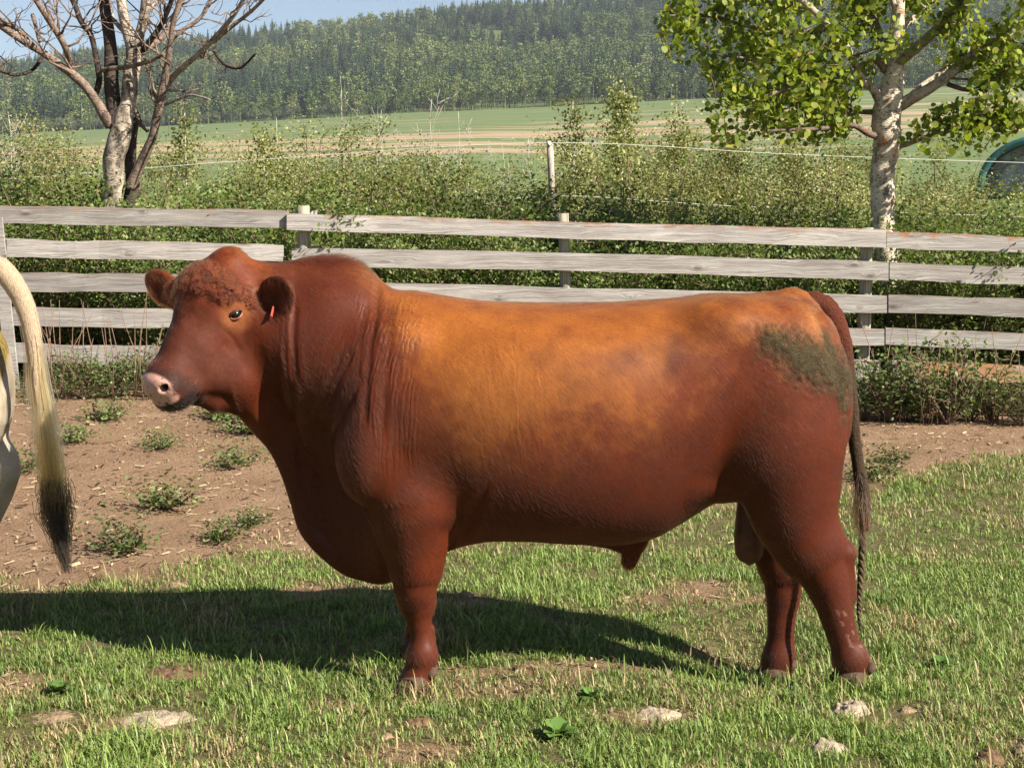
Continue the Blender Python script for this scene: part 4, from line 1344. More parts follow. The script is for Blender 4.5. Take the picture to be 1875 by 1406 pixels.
for nm, me, m in [("a_conifer", far_conifer(0), M_con), ("b_conifer", far_conifer(1), M_con), ("c_conifer", far_conifer(2), M_con),
                  ("d_poplar", far_poplar(0, 0.20), M_pop), ("e_poplar", far_poplar(1, 0.26), M_pop), ("f_poplar", far_poplar(2, 0.25), M_pop2),
                  ("g_willow", far_poplar(3, 0.42), M_wil), ("h_willow", far_poplar(4, 0.50), M_wil)]:
    me.materials.append(m)
    kit.objects.link(bpy.data.objects.new(nm, me))

N = 19000
yy = np.sqrt(rng.uniform(905 ** 2, 2000 ** 2, N))
xx = rng.uniform(-1, 1, N) * (0.40 * yy + 60)
zz = g(xx, yy)
mixn = fbm(xx / 150, yy / 110, None, 3, 71)
kind = np.where(rng.random(N) < sstep(0.58, 0.40, mixn) * 0.85 + 0.04, rng.integers(0, 3, N), rng.integers(3, 6, N))
st_ = fbm(xx / 90, yy / 80, None, 3, 171)
kind = np.where((kind >= 3) & (st_ > 0.54), 5, np.where((kind == 5) & (st_ < 0.5), 4, kind))
px_, py_ = to_px(xx, yy, zz)
hgt = (9 + 17 * rng.random(N) ** 1.3) * np.where(kind < 3, 1.15, 0.95)
keep = np.ones(N, bool)
for cx, cy, rx, ry in ((880, 68, 85, 15), (1150, 16, 55, 8), (1015, 104, 40, 8), (60, 132, 80, 8), (560, 95, 40, 6)):
    keep &= (((px_ - cx) / rx) ** 2 + ((py_ - cy) / ry) ** 2) > 1
keep &= fbm(xx / 70, yy / 50, None, 3, 91) > 0.27
keep &= (py_ > -150)
xx, yy, zz, kind, hgt = [a[keep] for a in (xx, yy, zz, kind, hgt)]
# willow fringe along the field edge and a front row of tall trees
n2 = 620
fx = rng.uniform(-430, 430, n2); fy = 897 + rng.uniform(0, 10, n2)
xx = np.concatenate([xx, fx]); yy = np.concatenate([yy, fy]); zz = np.concatenate([zz, g(fx, fy)])
low = fx < rng.normal(-60, 90, n2)
kind = np.concatenate([kind, np.where(low, rng.integers(6, 8, n2), rng.integers(3, 6, n2))])
hgt = np.concatenate([hgt, np.where(low, rng.uniform(5, 9, n2), rng.uniform(11, 18, n2))])
me = bpy.data.meshes.new("forest")
me.vertices.add(len(xx))
me.vertices.foreach_set("co", np.column_stack([xx, yy, zz - 0.3]).astype(np.float32).ravel())
for nm, tp, arr in (("kind_index", 'INT', kind.astype(np.int32)), ("height", 'FLOAT', hgt.astype(np.float32)), ("spin", 'FLOAT', (rng.random(len(xx)) * 6.283).astype(np.float32))):
    me.attributes.new(nm, tp, 'POINT').data.foreach_set("value", arr)
forest = obj("forest", me, None, label="dense mixed conifer and poplar wood covering the far hillside", cat="forest", kind="stuff")
ng = bpy.data.node_groups.new("forest_nodes", 'GeometryNodeTree')
ng.interface.new_socket("Geometry", in_out='INPUT', socket_type='NodeSocketGeometry')
ng.interface.new_socket("Geometry", in_out='OUTPUT', socket_type='NodeSocketGeometry')
gi, go = ng.nodes.new("NodeGroupInput"), ng.nodes.new("NodeGroupOutput")
iop = ng.nodes.new("GeometryNodeInstanceOnPoints")
ci = ng.nodes.new("GeometryNodeCollectionInfo")
ci.inputs["Collection"].default_value = kit
ci.inputs["Separate Children"].default_value = True
ci.inputs["Reset Children"].default_value = True
def named(nm, tp):
    nd = ng.nodes.new("GeometryNodeInputNamedAttribute"); nd.data_type = tp
    nd.inputs["Name"].default_value = nm
    return nd.outputs["Attribute"]
cx = ng.nodes.new("ShaderNodeCombineXYZ")
ng.links.new(named("spin", 'FLOAT'), cx.inputs[2])
ng.links.new(gi.outputs[0], iop.inputs["Points"])
ng.links.new(ci.outputs[0], iop.inputs["Instance"])
iop.inputs["Pick Instance"].default_value = True
ng.links.new(named("kind_index", 'INT'), iop.inputs["Instance Index"])
ng.links.new(cx.outputs[0], iop.inputs["Rotation"])
ng.links.new(named("height", 'FLOAT'), iop.inputs["Scale"])
ng.links.new(iop.outputs[0], go.inputs[0])
forest.modifiers.new("trees", 'NODES').node_group = ng
# ================================================================ the two trees behind the fence
def bark_material(name, pale, dark, scale=9, dark_amt=0.5, orange=0.0):
    t = NT(name)
    co = t.obco()
    base = t.ramp(t.noise(t.mapv(co, (scale, scale, scale * 0.6)), 1.0, 6, 0.7), [(0.5 - 0.22 * (1 - dark_amt) - 0.1, dark), (0.52 + 0.25 * (dark_amt - 0.5), pale)])
    sc = t.noise(t.mapv(co, (26, 26, 95)), 1.0, 3, 0.6)
    c = t.mix(t.ramp(sc, [(0.56, 0.0), (0.64, 0.9)]), base, dark)
    c = t.mix(1.0, c, t.attr("col"), 'MULTIPLY')
    if orange:
        c = t.mix(t.ramp(t.noise(co, 6.5, 5, 0.7), [(0.56, 0.0), (0.66, orange)]), c, (0.36, 0.125, 0.035))
    t.surf(t.pbr(c, 0.85, 0.15, t.bump(t.math('ADD', sc, t.noise(co, 40, 5, 0.7)), 0.9, 0.012)))
    return t.m

def limb(A, path, d, spread=0.0, seg=9, col=(1, 1, 1), base=None, n=None):
    """path: list of (px, py, r_px[, dd])"""
    pts = [P(p[0], p[1], d + (p[3] if len(p) > 3 else spread * i / max(1, len(path) - 1))) - base for i, p in enumerate(path)]
    rad = [p[2] * d / FPX for p in path]
    c, r = resample(pts, rad, n or max(8, len(path) * 5))
    k = np.arange(len(c))
    c = c + (np.stack([vnoise(k * 0.22, k * 0, None, int(abs(path[0][0])) + q) for q in (1, 2, 3)], 1) - 0.5) * r[:, None] * 0.22
    A.tube(c, r * (0.97 + 0.06 * vnoise(k * 0.5, k * 0)), seg, C=np.array(col), wob=0.05)
    return c, r

def twigs(A, c, r, n, length, col, depth=1, sag=0.0, tips=None, r0=0.4, ok=None):
    for _ in range(n):
        i = rng.integers(len(c) // 3, len(c) - 1)
        T = c[i + 1] - c[i]; T /= np.linalg.norm(T) + 1e-9
        d = T * 0.6 + rng.normal(0, 0.75, 3) * np.array([1, 0.8, 1]); d /= np.linalg.norm(d)
        L = length * rng.uniform(0.4, 1.2)
        bend = rng.normal(0, 0.25, 3) + np.array([0, 0, 0.25 - sag])
        k = 6
        pts = np.array([c[i] + d * L * u + bend * L * u * u for u in np.linspace(0, 1, k)])
        pts += np.vstack([[0, 0, 0], rng.normal(0, 0.03 * L, (k - 1, 3))])
        if ok is not None and not ok(pts[-1]): continue
        rr = min(r[i] * r0, 0.016)
        A.tube(pts, np.linspace(rr, max(0.0025, rr * 0.25), k), 5, C=np.array(col))
        if tips is not None: tips.append(pts)
        if depth > 0:
            cc, r2 = resample(pts, np.linspace(rr, 0.004, k), 12)
            twigs(A, cc, r2, 3, length * 0.5, col, depth - 1, sag, tips, 0.7, ok)

# ---- bare tree at the left
TD = 15.0
b0 = P(215, 440, TD); DB = np.array([b0[0], TD, float(g(b0[0], TD))])
yb = to_px(DB[0], DB[1], DB[2])[1]
dead = empty("bare_tree", tuple(DB), "leafless old multi stemmed tree with pale and dark bark at left", "tree")
LI, DK, MD = (1.0, 0.96, 0.90), (0.16, 0.14, 0.13), (0.62, 0.53, 0.47)
A = Acc()
limb(A, [(206, yb + 15, 26), (205, 430, 21), (205, 370, 17), (208, 310, 19), (216, 255, 21), (226, 225, 18), (234, 185, 14), (240, 140, 15), (245, 95, 13), (232, 50, 10), (222, 5, 9), (214, -60, 8), (205, -150, 6), (200, -240, 3)], TD, seg=14, col=LI, base=DB, n=90)
limb(A, [(246, 100, 10), (257, 60, 9), (266, 15, 9), (274, -50, 8), (290, -130, 5), (296, -200, 3)], TD, col=LI, base=DB)
M_dead_pale = bark_material("bare_tree_bark", (0.50, 0.43, 0.35), (0.030, 0.024, 0.020), 8, 0.80)
obj("trunk", A.mesh("trunk"), M_dead_pale, dead, label="pale spotted main stem of the bare tree")
A = Acc()
limb(A, [(212, 235, 12), (206, 185, 14), (203, 120, 13), (199, 60, 11), (190, 5, 10), (180, -70, 8), (172, -160, 4)], TD, 0.25, col=DK, base=DB, seg=12)
limb(A, [(238, yb + 10, 16), (238, 400, 14), (242, 340, 13), (240, 300, 11), (243, 255, 8), (250, 215, 6)], TD + 0.15, col=DK, base=DB, seg=12)
obj("stem", A.mesh("stem"), bark_material("bare_tree_dark_bark", (0.5, 0.42, 0.36), (0.10, 0.085, 0.075), 10, 0.4), dead, label="blackened rear stems of the bare tree")
branches = [
    ([(203, 232, 11), (188, 205, 10), (172, 180, 9), (150, 152, 9), (120, 127, 8), (80, 98, 7), (38, 72, 7), (0, 46, 7), (-60, 0, 5), (-110, -60, 3)], -0.5, MD, 5, 0.75),
    ([(133, 130, 7), (126, 105, 6), (118, 85, 6), (98, 50, 6), (75, 15, 5), (40, -40, 4)], -0.6, MD, 5, 0.6),
    ([(172, 182, 6), (181, 150, 6), (180, 128, 5.5), (173, 90, 5), (165, 62, 5), (148, 38, 5), (138, 12, 5), (118, -30, 4)], 0.3, DK, 4, 0.5),
    ([(236, 345, 10), (262, 290, 9), (280, 250, 8), (289, 205, 8), (297, 165, 8), (307, 120, 6), (312, 80, 5), (318, 40, 5), (332, -10, 4)], -0.4, MD, 5, 0.6),
    ([(296, 168, 7), (318, 140, 6), (345, 115, 5.5), (372, 92, 5), (400, 62, 4.5), (430, 25, 4), (455, -15, 3)], -0.8, LI, 5, 0.55),
    ([(390, 78, 4), (430, 45, 3.5), (470, 12, 3), (500, -20, 2.5)], -1.0, LI, 4, 0.4),
    ([(244, 105, 8), (268, 88, 8), (292, 72, 7), (312, 45, 6), (330, 10, 5), (350, -40, 4)], 0.4, MD, 5, 0.6),
    ([(262, 92, 6), (290, 55, 5), (305, 25, 4.5), (318, -10, 4)], -0.3, DK, 4, 0.5),
    ([(186, 130, 4), (205, 126, 4.5), (240, 122, 4.5), (275, 112, 4), (300, 98, 3)], -0.35, MD, 3, 0.35),
    ([(60, 90, 4), (40, 60, 3.5), (15, 45, 3), (-15, 20, 3)], -0.6, MD, 3, 0.4),
    ([(80, 100, 4), (60, 128, 3), (30, 138, 3), (0, 130, 2.5), (-30, 120, 2)], -0.7, DK, 3, 0.35),
    ([(60, 28, 4), (68, 60, 3), (72, 78, 2.5)], -0.5, MD, 2, 0.3),
    ([(312, 75, 4), (335, 55, 4), (365, 35, 3.5), (385, 5, 3), (392, -25, 2.5)], 0.1, MD, 3, 0.4),
    ([(292, 195, 4), (320, 185, 2.5), (350, 175, 2), (385, 183, 1.6)], -0.6, LI, 2, 0.25),
    ([(392, 95, 3), (410, 118, 2.2), (440, 125, 2), (468, 98, 1.8)], -0.8, DK, 1, 0.2),
    ([(270, 240, 4), (256, 225, 4), (247, 200, 4)], 0.1, MD, 1, 0.2),
    ([(228, 60, 5), (205, 30, 4), (195, -10, 4), (170, -60, 3)], 0.5, LI, 4, 0.5),
    ([(262, 30, 5), (285, 5, 4), (300, -40, 3)], 0.5, LI, 3, 0.5)]
M_br = bark_material("bare_branch_bark", (0.42, 0.355, 0.305), (0.085, 0.070, 0.060), 14, 0.62)
for path, dd, colr, nt, tl in branches:
    A = Acc()
    c, r = limb(A, path, TD, dd, 8, colr, DB)
    twigs(A, c, r, nt + 3, tl, (0.62, 0.52, 0.45), 1)
    obj("branch", A.mesh("branch"), M_br, dead)

# leaf sites: along twigs, kept where the crown is full
def in_crown(px, py):
    reg = [(1400, 60, 200, 95), (1300, 40, 105, 60), (1400, 165, 105, 70), (1340, 205, 55, 65), (1470, 205, 110, 62), (1520, 120, 90, 80), (1600, 60, 110, 60), (1640, 20, 120, 50),
           (1560, 20, 110, 60), (1760, 235, 90, 55), (1700, 255, 60, 30), (1840, 170, 70, 60), (1850, 90, 70, 60), (1740, 60, 90, 70), (1860, 30, 90, 60), (1830, 215, 55, 40), (1735, 290, 22, 40),
           (1500, -60, 330, 70), (1780, -60, 200, 70), (1600, -150, 250, 90), (1960, 60, 120, 110)]
    m = np.zeros(len(px), bool)
    for cx, cy, rx, ry in reg:
        m |= ((px - cx) / rx) ** 2 + ((py - cy) / ry) ** 2 < 1
    return m
# ---- leafy aspen at the right
AD = 14.4
b0 = P(1623, 470, AD); AB = np.array([b0[0], AD, float(g(b0[0], AD))])
yb = to_px(AB[0], AB[1], AB[2])[1]
aspen = empty("aspen_tree", tuple(AB), "leafy aspen with speckled white trunk and orange lichen at right", "tree")
A = Acc()
tc, tr = limb(A, [(1622, yb + 12, 27), (1622, 560, 23), (1622, 480, 21), (1618, 420, 21), (1615, 360, 22), (1618, 300, 23), (1623, 250, 25), (1625, 205, 26), (1632, 170, 22), (1638, 130, 18), (1640, 85, 15), (1644, 35, 12), (1648, -30, 10), (1655, -120, 7), (1660, -220, 4)], AD, seg=16, col=LI, base=AB, n=110)
M_asp = bark_material("aspen_bark", (0.68, 0.60, 0.48), (0.045, 0.036, 0.030), 10, 0.50, 0.9)
obj("trunk", A.mesh("trunk"), M_asp, aspen)
abr = [
    ([(1646, 195, 11), (1665, 182, 11), (1700, 163, 9.5), (1735, 140, 8.5), (1775, 105, 7.5), (1815, 78, 6.5), (1850, 68, 6), (1920, 20, 5), (1980, -30, 3)], -0.5, LI),
    ([(1650, 195, 7), (1680, 165, 6), (1720, 135, 5), (1757, 105, 4), (1790, 80, 3)], 0.5, LI),
    ([(1612, 185, 11), (1600, 165, 8), (1580, 150, 6), (1560, 105, 7), (1545, 80, 7), (1520, 50, 6.5), (1490, 20, 6), (1440, -20, 5)], -0.6, LI),
    ([(1638, 120, 9), (1665, 100, 9), (1705, 65, 9), (1740, 25, 8), (1770, -20, 7), (1800, -80, 5)], -0.7, (0.7, 0.66, 0.6)),
    ([(1636, 95, 9), (1615, 70, 8), (1600, 35, 8), (1590, -10, 7), (1570, -70, 5)], 0.4, (0.5, 0.46, 0.42)),
    ([(1622, 130, 8), (1600, 110, 6), (1560, 130, 5), (1520, 150, 4.5), (1470, 155, 4), (1420, 170, 3), (1370, 190, 2.2)], -0.7, (0.6, 0.5, 0.45)),
    ([(1610, 250, 7), (1590, 245, 6), (1560, 230, 5), (1510, 235, 4), (1460, 238, 3.2), (1400, 240, 2.2)], -0.8, (0.35, 0.3, 0.27)),
    ([(1607, 205, 6), (1570, 205, 4), (1530, 195, 3.5), (1480, 200, 3), (1420, 215, 2)], 0.4, (0.4, 0.35, 0.3)),
    ([(1545, 80, 6), (1500, 95, 5), (1450, 105, 4), (1390, 110, 3), (1310, 100, 2)], -0.3, (0.5, 0.45, 0.4)),
    ([(1520, 50, 6), (1450, 60, 5), (1380, 50, 4), (1300, 30, 3), (1220, 30, 2)], -0.2, (0.5, 0.45, 0.4)),
    ([(1490, 20, 5), (1420, 10, 4), (1340, -20, 3.5), (1270, -50, 2)], 0.2, (0.5, 0.45, 0.4)),
    ([(1646, 268, 6), (1670, 260, 5), (1705, 248, 4), (1740, 240, 3), (1770, 215, 2)], -0.3, (0.8, 0.7, 0.6)),
    ([(1735, 155, 5), (1780, 165, 4), (1820, 145, 3.5), (1870, 110, 3), (1920, 90, 2)], -0.6, (0.4, 0.36, 0.32)),
    ([(1790, 160, 3), (1820, 190, 2.5), (1850, 215, 2), (1860, 240, 1.5)], -0.6, (0.4, 0.36, 0.32)),
    ([(1640, 60, 7), (1690, 20, 6), (1720, -30, 5), (1740, -90, 4)], 0.5, LI),
    ([(1645, 30, 6), (1620, -20, 5), (1560, -60, 4), (1480, -90, 3)], -0.2, LI)]
tips = []
leafy = lambda q: (lambda a: bool(in_crown(np.array([a[0]]), np.array([a[1]]))[0]))(to_px(q[0] + AB[0], q[1] + AB[1], q[2] + AB[2]))
M_abr = bark_material("aspen_branch_bark", (0.46, 0.40, 0.33), (0.10, 0.085, 0.07), 16, 0.45, 0.3)
for path, dd, colr in abr:
    A = Acc()
    c, r = limb(A, path, AD, dd, 8, colr, AB)
    twigs(A, c, r, 8, 0.38, (0.45, 0.38, 0.32), 1, 0.15, tips, 0.4, leafy)
    tips.append(c[len(c) // 2:])
    obj("branch", A.mesh("branch"), M_abr, aspen)
sites = []
for tpts in tips:
    k = rng.integers(1, len(tpts), 16)
    sites.append(tpts[k] + rng.normal(0, 0.055, (16, 3)))
sites = np.vstack(sites)
# more sprays filling the crown, gathered in clumps
cen = []
while len(cen) < 300:
    px, py = rng.uniform(1190, 1960), rng.uniform(-200, 330)
    if in_crown(np.array([px]), np.array([py]))[0]:
        wgt = 1.0 if px < 1570 else 0.42
        if rng.random() < wgt: cen.append(P(px, py, AD + rng.normal(0, 0.55)) - AB)
cen = np.array(cen)
spr = np.vstack([c + rng.normal(0, 0.085, (rng.integers(6, 19), 3)) for c in cen])
sites = np.vstack([sites, spr])
spx, spy = to_px(sites[:, 0] + AB[0], sites[:, 1] + AB[1], sites[:, 2] + AB[2])
sites = sites[in_crown(spx, spy) & (spy < 335)]
# short twiglets carrying the sprays
A = Acc()
for c in cen[::2]:
    d = rng.normal(0, 0.09, 3) + [0, 0, -0.02]
    A.tube(np.array([c - d, c + d * 0.2 + rng.normal(0, .02, 3), c + d]), [0.005, 0.004, 0.002], 4, C=np.array((0.4, 0.34, 0.28)))
obj("twigs", A.mesh("twigs"), M_abr, aspen, kind="stuff")

def round_leaf():
    """broad heart-shaped blade with a short stalk, folded a little along the midrib"""
    a = np.linspace(0, 2 * math.pi, 12, endpoint=False) + math.pi / 2
    r = 0.5 * np.array([1.10, 1.0, 0.98, 1.0, 0.98, 0.95, 0.86, 0.95, 0.98, 1.0, 0.98, 1.0])
    x, y = r * np.cos(a), r * np.sin(a)
    z = 0.10 * np.abs(x) ** 1.2 - 0.10 * y * y
    V = np.vstack([np.stack([x, z, y], 1), [[0, 0, 0]], [[0.018, 0.0, -0.95], [-0.018, 0.0, -0.95], [0, 0.01, -0.3]]])
    T = [(12, k, (k + 1) % 12) for k in range(12)] + [(13, 14, 15)]
    V = V * [1, 1, 1]
    return V, np.array(T)
LV, LT = round_leaf()
nl = len(sites)
def rand_rot(n):
    th = rng.uniform(0, 2 * math.pi, n); ti = rng.normal(0.5, 0.45, n); ro = rng.normal(0, 0.5, n)
    out = np.zeros((n, 3, 3))
    for i in range(n):
        out[i] = np.array(Matrix.Rotation(th[i], 3, 'Z') @ Matrix.Rotation(ti[i], 3, 'X') @ Matrix.Rotation(math.pi + ro[i], 3, 'Y'))
    return out
RR = rand_rot(nl)
SZ = rng.uniform(0.034, 0.072, nl)
t = NT("aspen_leaf")
oi = t.n("ObjectInfo").outputs["Random"]; gi_ = t.n("NewGeometry").outputs["Random Per Island"]
rnd = t.math('FRACT', t.math('ADD', oi, gi_))
c = t.ramp(rnd, [(0.0, (0.10, 0.145, 0.022)), (0.45, (0.165, 0.215, 0.030)), (0.8, (0.26, 0.295, 0.042)), (1.0, (0.36, 0.34, 0.06))])
p = t.pbr(c, 0.52, 0.22)
tl = t.n("BsdfTranslucent"); t.set(tl.inputs["Color"], t.mix(1.0, c, (1.5, 1.6, 0.6), 'MULTIPLY'))
mx = t.n("MixShader"); mx.inputs[0].default_value = 0.38
t.t.links.new(p.outputs[0], mx.inputs[1]); t.t.links.new(tl.outputs[0], mx.inputs[2])
t.surf(mx)
M_al = t.m
spx, spy = to_px(sites[:, 0] + AB[0], sites[:, 1] + AB[1], sites[:, 2] + AB[2])
score = SZ * 10 - sites[:, 1] * 0.9 - 10 * ((spx < 1195) | (spx > 1870) | (spy < 3)) + rng.random(nl) * 0.3
order = np.argsort(-score)
big, rest = order[:300], order[300:]
leaf_me = make_mesh("leaf", LV, [LT], True)
for i in big:
    o = obj("leaf", leaf_me, M_al, aspen, sites[i])
    o.rotation_euler = Matrix(RR[i].tolist()).to_euler()
    o.scale = (SZ[i],) * 3
V = (np.einsum('nij,kj->nki', RR[rest], LV) * SZ[rest][:, None, None] + sites[rest][:, None, :]).reshape(-1, 3)
T = (LT[None] + (np.arange(len(rest)) * len(LV))[:, None, None]).reshape(-1, 3)
obj("leaves", make_mesh("leaves", V, [T], True), M_al, aspen, kind="stuff")
# ================================================================ thicket behind the fence
ORD = "first second third fourth fifth sixth seventh eighth ninth tenth eleventh twelfth thirteenth fourteenth fifteenth sixteenth seventeenth eighteenth nineteenth twentieth".split()
def nth(k):
    """ordinal words"""
    if k < 20: return ORD[k]
    t_, u_ = divmod(k + 1, 10)
    tens = {2: "twenty", 3: "thirty", 4: "forty"}[t_]
    return (tens + " " + ORD[u_ - 1]) if u_ else {2: "twentieth", 3: "thirtieth", 4: "fortieth"}[t_]
def count_from_left(items, words, outl, outr):
    """items: (px, object); the label counts the ones in the picture from its left edge"""
    k = lk = rk = 0
    for px, o in sorted(items, key=lambda q: q[0]):
        if px < 0:
            o["label"] = nth(lk) + " " + outl; lk += 1
        elif px > 1875:
            o["label"] = nth(rk) + " " + outr; rk += 1
        else:
            o["label"] = words % nth(k); k += 1
def shrub_mesh(h, w, nstem, nleaf, leaf, seed, upright=0.6, lean_top=0.0):
    """returns stems mesh and foliage mesh, base at the origin"""
    r = np.random.default_rng(seed)
    S = Acc()
    cen = []
    for i in range(nstem):
        a = r.random() * 6.283; L = h * r.uniform(0.55, 1.0)
        out = w * 0.5 * r.uniform(0.15, 1.0)
        k = 8
        u = np.linspace(0, 1, k)
        x = math.cos(a) * out * u ** (0.5 + upright) + r.normal(0, 0.02, k) * h * 0.3 * u
        y = math.sin(a) * out * u ** (0.5 + upright) + r.normal(0, 0.02, k) * h * 0.3 * u
        pts = np.stack([x, y, L * u], 1)
        S.tube(pts, np.linspace(0.011, 0.003, k) * (0.6 + 0.25 * h), 5)
        for b in range(7):
            q = r.integers(2, k)
            d = r.normal(0, 1, 3) * np.array([1, 1, 0.5]) + [0, 0, 0.5]; d /= np.linalg.norm(d)
            Lb = h * r.uniform(0.08, 0.22)
            e = pts[q] + d * Lb
            S.tube(np.array([pts[q], pts[q] + d * Lb * 0.5, e]), [0.005, 0.004, 0.002], 4)
            for f in (0.35, 0.65, 1.0): cen.append((pts[q] + d * Lb * f, 0.035 + 0.022 * h))
        cen.append((pts[-1], 0.05)); cen.append((pts[-2], 0.06))
    cc = np.array([c for c, s in cen]); ss = np.array([s for c, s in cen])
    j = r.integers(0, len(cc), nleaf)
    c = cc[j] + r.normal(0, 1, (nleaf, 3)) * ss[j][:, None]
    c[:, 2] = np.maximum(c[:, 2], 0.03)
    V, Q = quads_at(c, r.uniform(0.6, 1.25, nleaf) * leaf, np.tile([[0.25, -0.3, 0.55]], (nleaf, 1)), 0.62, 0.8, r)
    F = make_mesh("foliage", V, [Q], True)
    return S.mesh("stems"), F

def leaf_mat(name, stops, tl=0.3):
    t = NT(name)
    oi = t.n("ObjectInfo").outputs["Random"]; gi_ = t.n("NewGeometry").outputs["Random Per Island"]
    c = t.mix(1.0, t.ramp(gi_, stops), t.ramp(oi, [(0.0, 0.8), (1.0, 1.25)]), 'MULTIPLY')
    p = t.pbr(c, 0.5, 0.3)
    tr = t.n("BsdfTranslucent"); t.set(tr.inputs["Color"], t.mix(1.0, c, (1.3, 1.4, 0.6), 'MULTIPLY'))
    mx = t.n("MixShader"); mx.inputs[0].default_value = tl
    t.t.links.new(p.outputs[0], mx.inputs[1]); t.t.links.new(tr.outputs[0], mx.inputs[2])
    t.surf(mx)
    return t.m
M_olive = leaf_mat("willow_leaf", [(0.0, (0.125, 0.145, 0.045)), (0.5, (0.215, 0.230, 0.075)), (0.85, (0.310, 0.310, 0.115)), (1.0, (0.39, 0.36, 0.16))])
M_green = leaf_mat("rose_leaf", [(0.0, (0.060, 0.095, 0.024)), (0.5, (0.115, 0.160, 0.036)), (0.9, (0.180, 0.220, 0.058)), (1.0, (0.24, 0.23, 0.08))])
M_weed = leaf_mat("weed_leaf", [(0.0, (0.065, 0.105, 0.032)), (0.6, (0.130, 0.180, 0.052)), (1.0, (0.20, 0.235, 0.075))])
M_stem = plain("brown_stems", (0.16, 0.105, 0.075), 0.85, 0.15, 12)
M_pstem = plain("pale_stems", (0.46, 0.41, 0.34), 0.8, 0.2, 10)

def plant(name, kitm, mats, px, d, top_py, label, cat, group, rz=None, wide=1.0, lean=0.0):
    x = P(px, 400, d)[0]
    z = float(g(x, d))
    h = P(px, top_py, d)[2] - z
    e = empty(name, (x, d, z), label, cat, group, rng.random() * 6.283 if rz is None else rz)
    s = h / kitm[2]
    for me, m, nm in zip(kitm[:2], mats, ("stems", "foliage")):
        o = obj(nm, me, m, e)
        o.scale = (s * wide, s * wide, s)
    return e

olive = [shrub_mesh(2.4, 1.9, 22, 14500, 0.0175, 100 + k) + (2.4,) for k in range(5)]
green = [shrub_mesh(1.4, 1.6, 18, 8000, 0.018, 200 + k, 0.4) + (1.4,) for k in range(4)]
top_x = [-400, 0, 60, 130, 200, 260, 330, 400, 440, 490, 540, 590, 650, 690, 740, 800, 860, 920, 980, 1040, 1110, 1180, 1250, 1330, 1400, 1480, 1560, 1640, 1720, 1800, 1880, 2300]
top_y = [270, 262, 262, 288, 300, 272, 258, 292, 300, 258, 272, 262, 258, 300, 330, 318, 296, 312, 312, 296, 268, 280, 276, 272, 276, 268, 280, 304, 314, 330, 334, 330]
top_at = lambda px: float(np.interp(px, top_x, top_y))
# tall olive scrub, two rows; positions vary so every bush stands on its own spot
for row, (d0, n, lift) in enumerate(((21.0, 26, 0), (17.6, 27, 22))):
    its = []
    rown = ("back", "front")[row]
    for k in range(n):
        px = -260 + (2400) * (k + 0.5) / n + rng.uniform(-28, 28)
        d = d0 + rng.uniform(-1.2, 1.2)
        ty = top_at(px) + lift + rng.choice([-34, -10, 12, 30, 48]) + rng.uniform(-18, 18)
        e = plant("willow_shrub", olive[rng.integers(5)], (M_stem, M_olive), px, d, ty, "olive green willow shrub in the tall thicket behind the board fence", "shrub", "tall thicket behind the fence", wide=rng.uniform(0.95, 1.3))
        its.append((px, e))
    count_from_left(its, "%s olive willow shrub from the left, " + rown + " row of the thicket", "olive willow shrub beyond the left edge, " + rown + " thicket row", "olive willow shrub beyond the right edge, " + rown + " thicket row")
# dense green rose scrub directly behind the rails
for row, (d0, n, ty0) in enumerate(((15.7, 27, 362), (14.35, 31, 404))):
    its = []
    rown = ("second", "nearest")[row]
    for k in range(n):
        px = -250 + 2380 * (k + 0.5) / n + rng.uniform(-25, 25)
        d = d0 + rng.uniform(-0.35, 0.35)
        ty = ty0 + 0.030 * (px - 900) + rng.uniform(-26, 36)
        e = plant("rose_bush", green[rng.integers(4)], (M_stem, M_green), px, d, ty, "dark green leafy rose bush growing just behind the fence rails", "bush", "low bushes behind the fence rails", wide=rng.uniform(0.85, 1.2))
        its.append((px, e))
    count_from_left(its, "%s green rose bush from the left, " + rown + " row behind the rails", "green rose bush beyond the left edge, " + rown + " row behind the rails", "green rose bush beyond the right edge, " + rown + " row behind the rails")

# young poplars standing out of the scrub
def sapling_mesh(h, w, nleaf, leaf, seed):
    r = np.random.default_rng(seed)
    S = Acc(); cen = []
    k = 14; u = np.linspace(0, 1, k)
    pts = np.stack([np.cumsum(r.normal(0, 0.018, k)), np.cumsum(r.normal(0, 0.018, k)), h * u], 1)
    S.tube(pts, np.linspace(0.032, 0.005, k), 7)
    for b in range(30):
        q = r.integers(4, k - 1); a = r.random() * 6.283
        Lb = w * 0.5 * (1.15 - u[q]) * r.uniform(0.5, 1.2)
        d = np.array([math.cos(a), math.sin(a), 0.85]); d /= np.linalg.norm(d)
        m = pts[q] + d * Lb * 0.55; e = pts[q] + d * Lb + [0, 0, 0.08 * Lb]
        S.tube(np.array([pts[q], m, e]), [0.010, 0.007, 0.003], 5)
        for f in np.linspace(0.3, 1.05, 5): cen.append(pts[q] + (e - pts[q]) * f)
    cen += [pts[-1], pts[-2], pts[-3]]
    cc = np.array(cen)
    c = cc[r.integers(0, len(cc), nleaf)] + r.normal(0, 1.0, (nleaf, 3)) * r.uniform(0.04, 0.16, (nleaf, 1))
    V, Q = quads_at(c, r.uniform(0.6, 1.25, nleaf) * leaf, np.tile([[0.25, -0.3, 0.4]], (nleaf, 1)), 0.75, 0.9, r)
    return S.mesh("trunk"), make_mesh("crown", V, [Q], True)
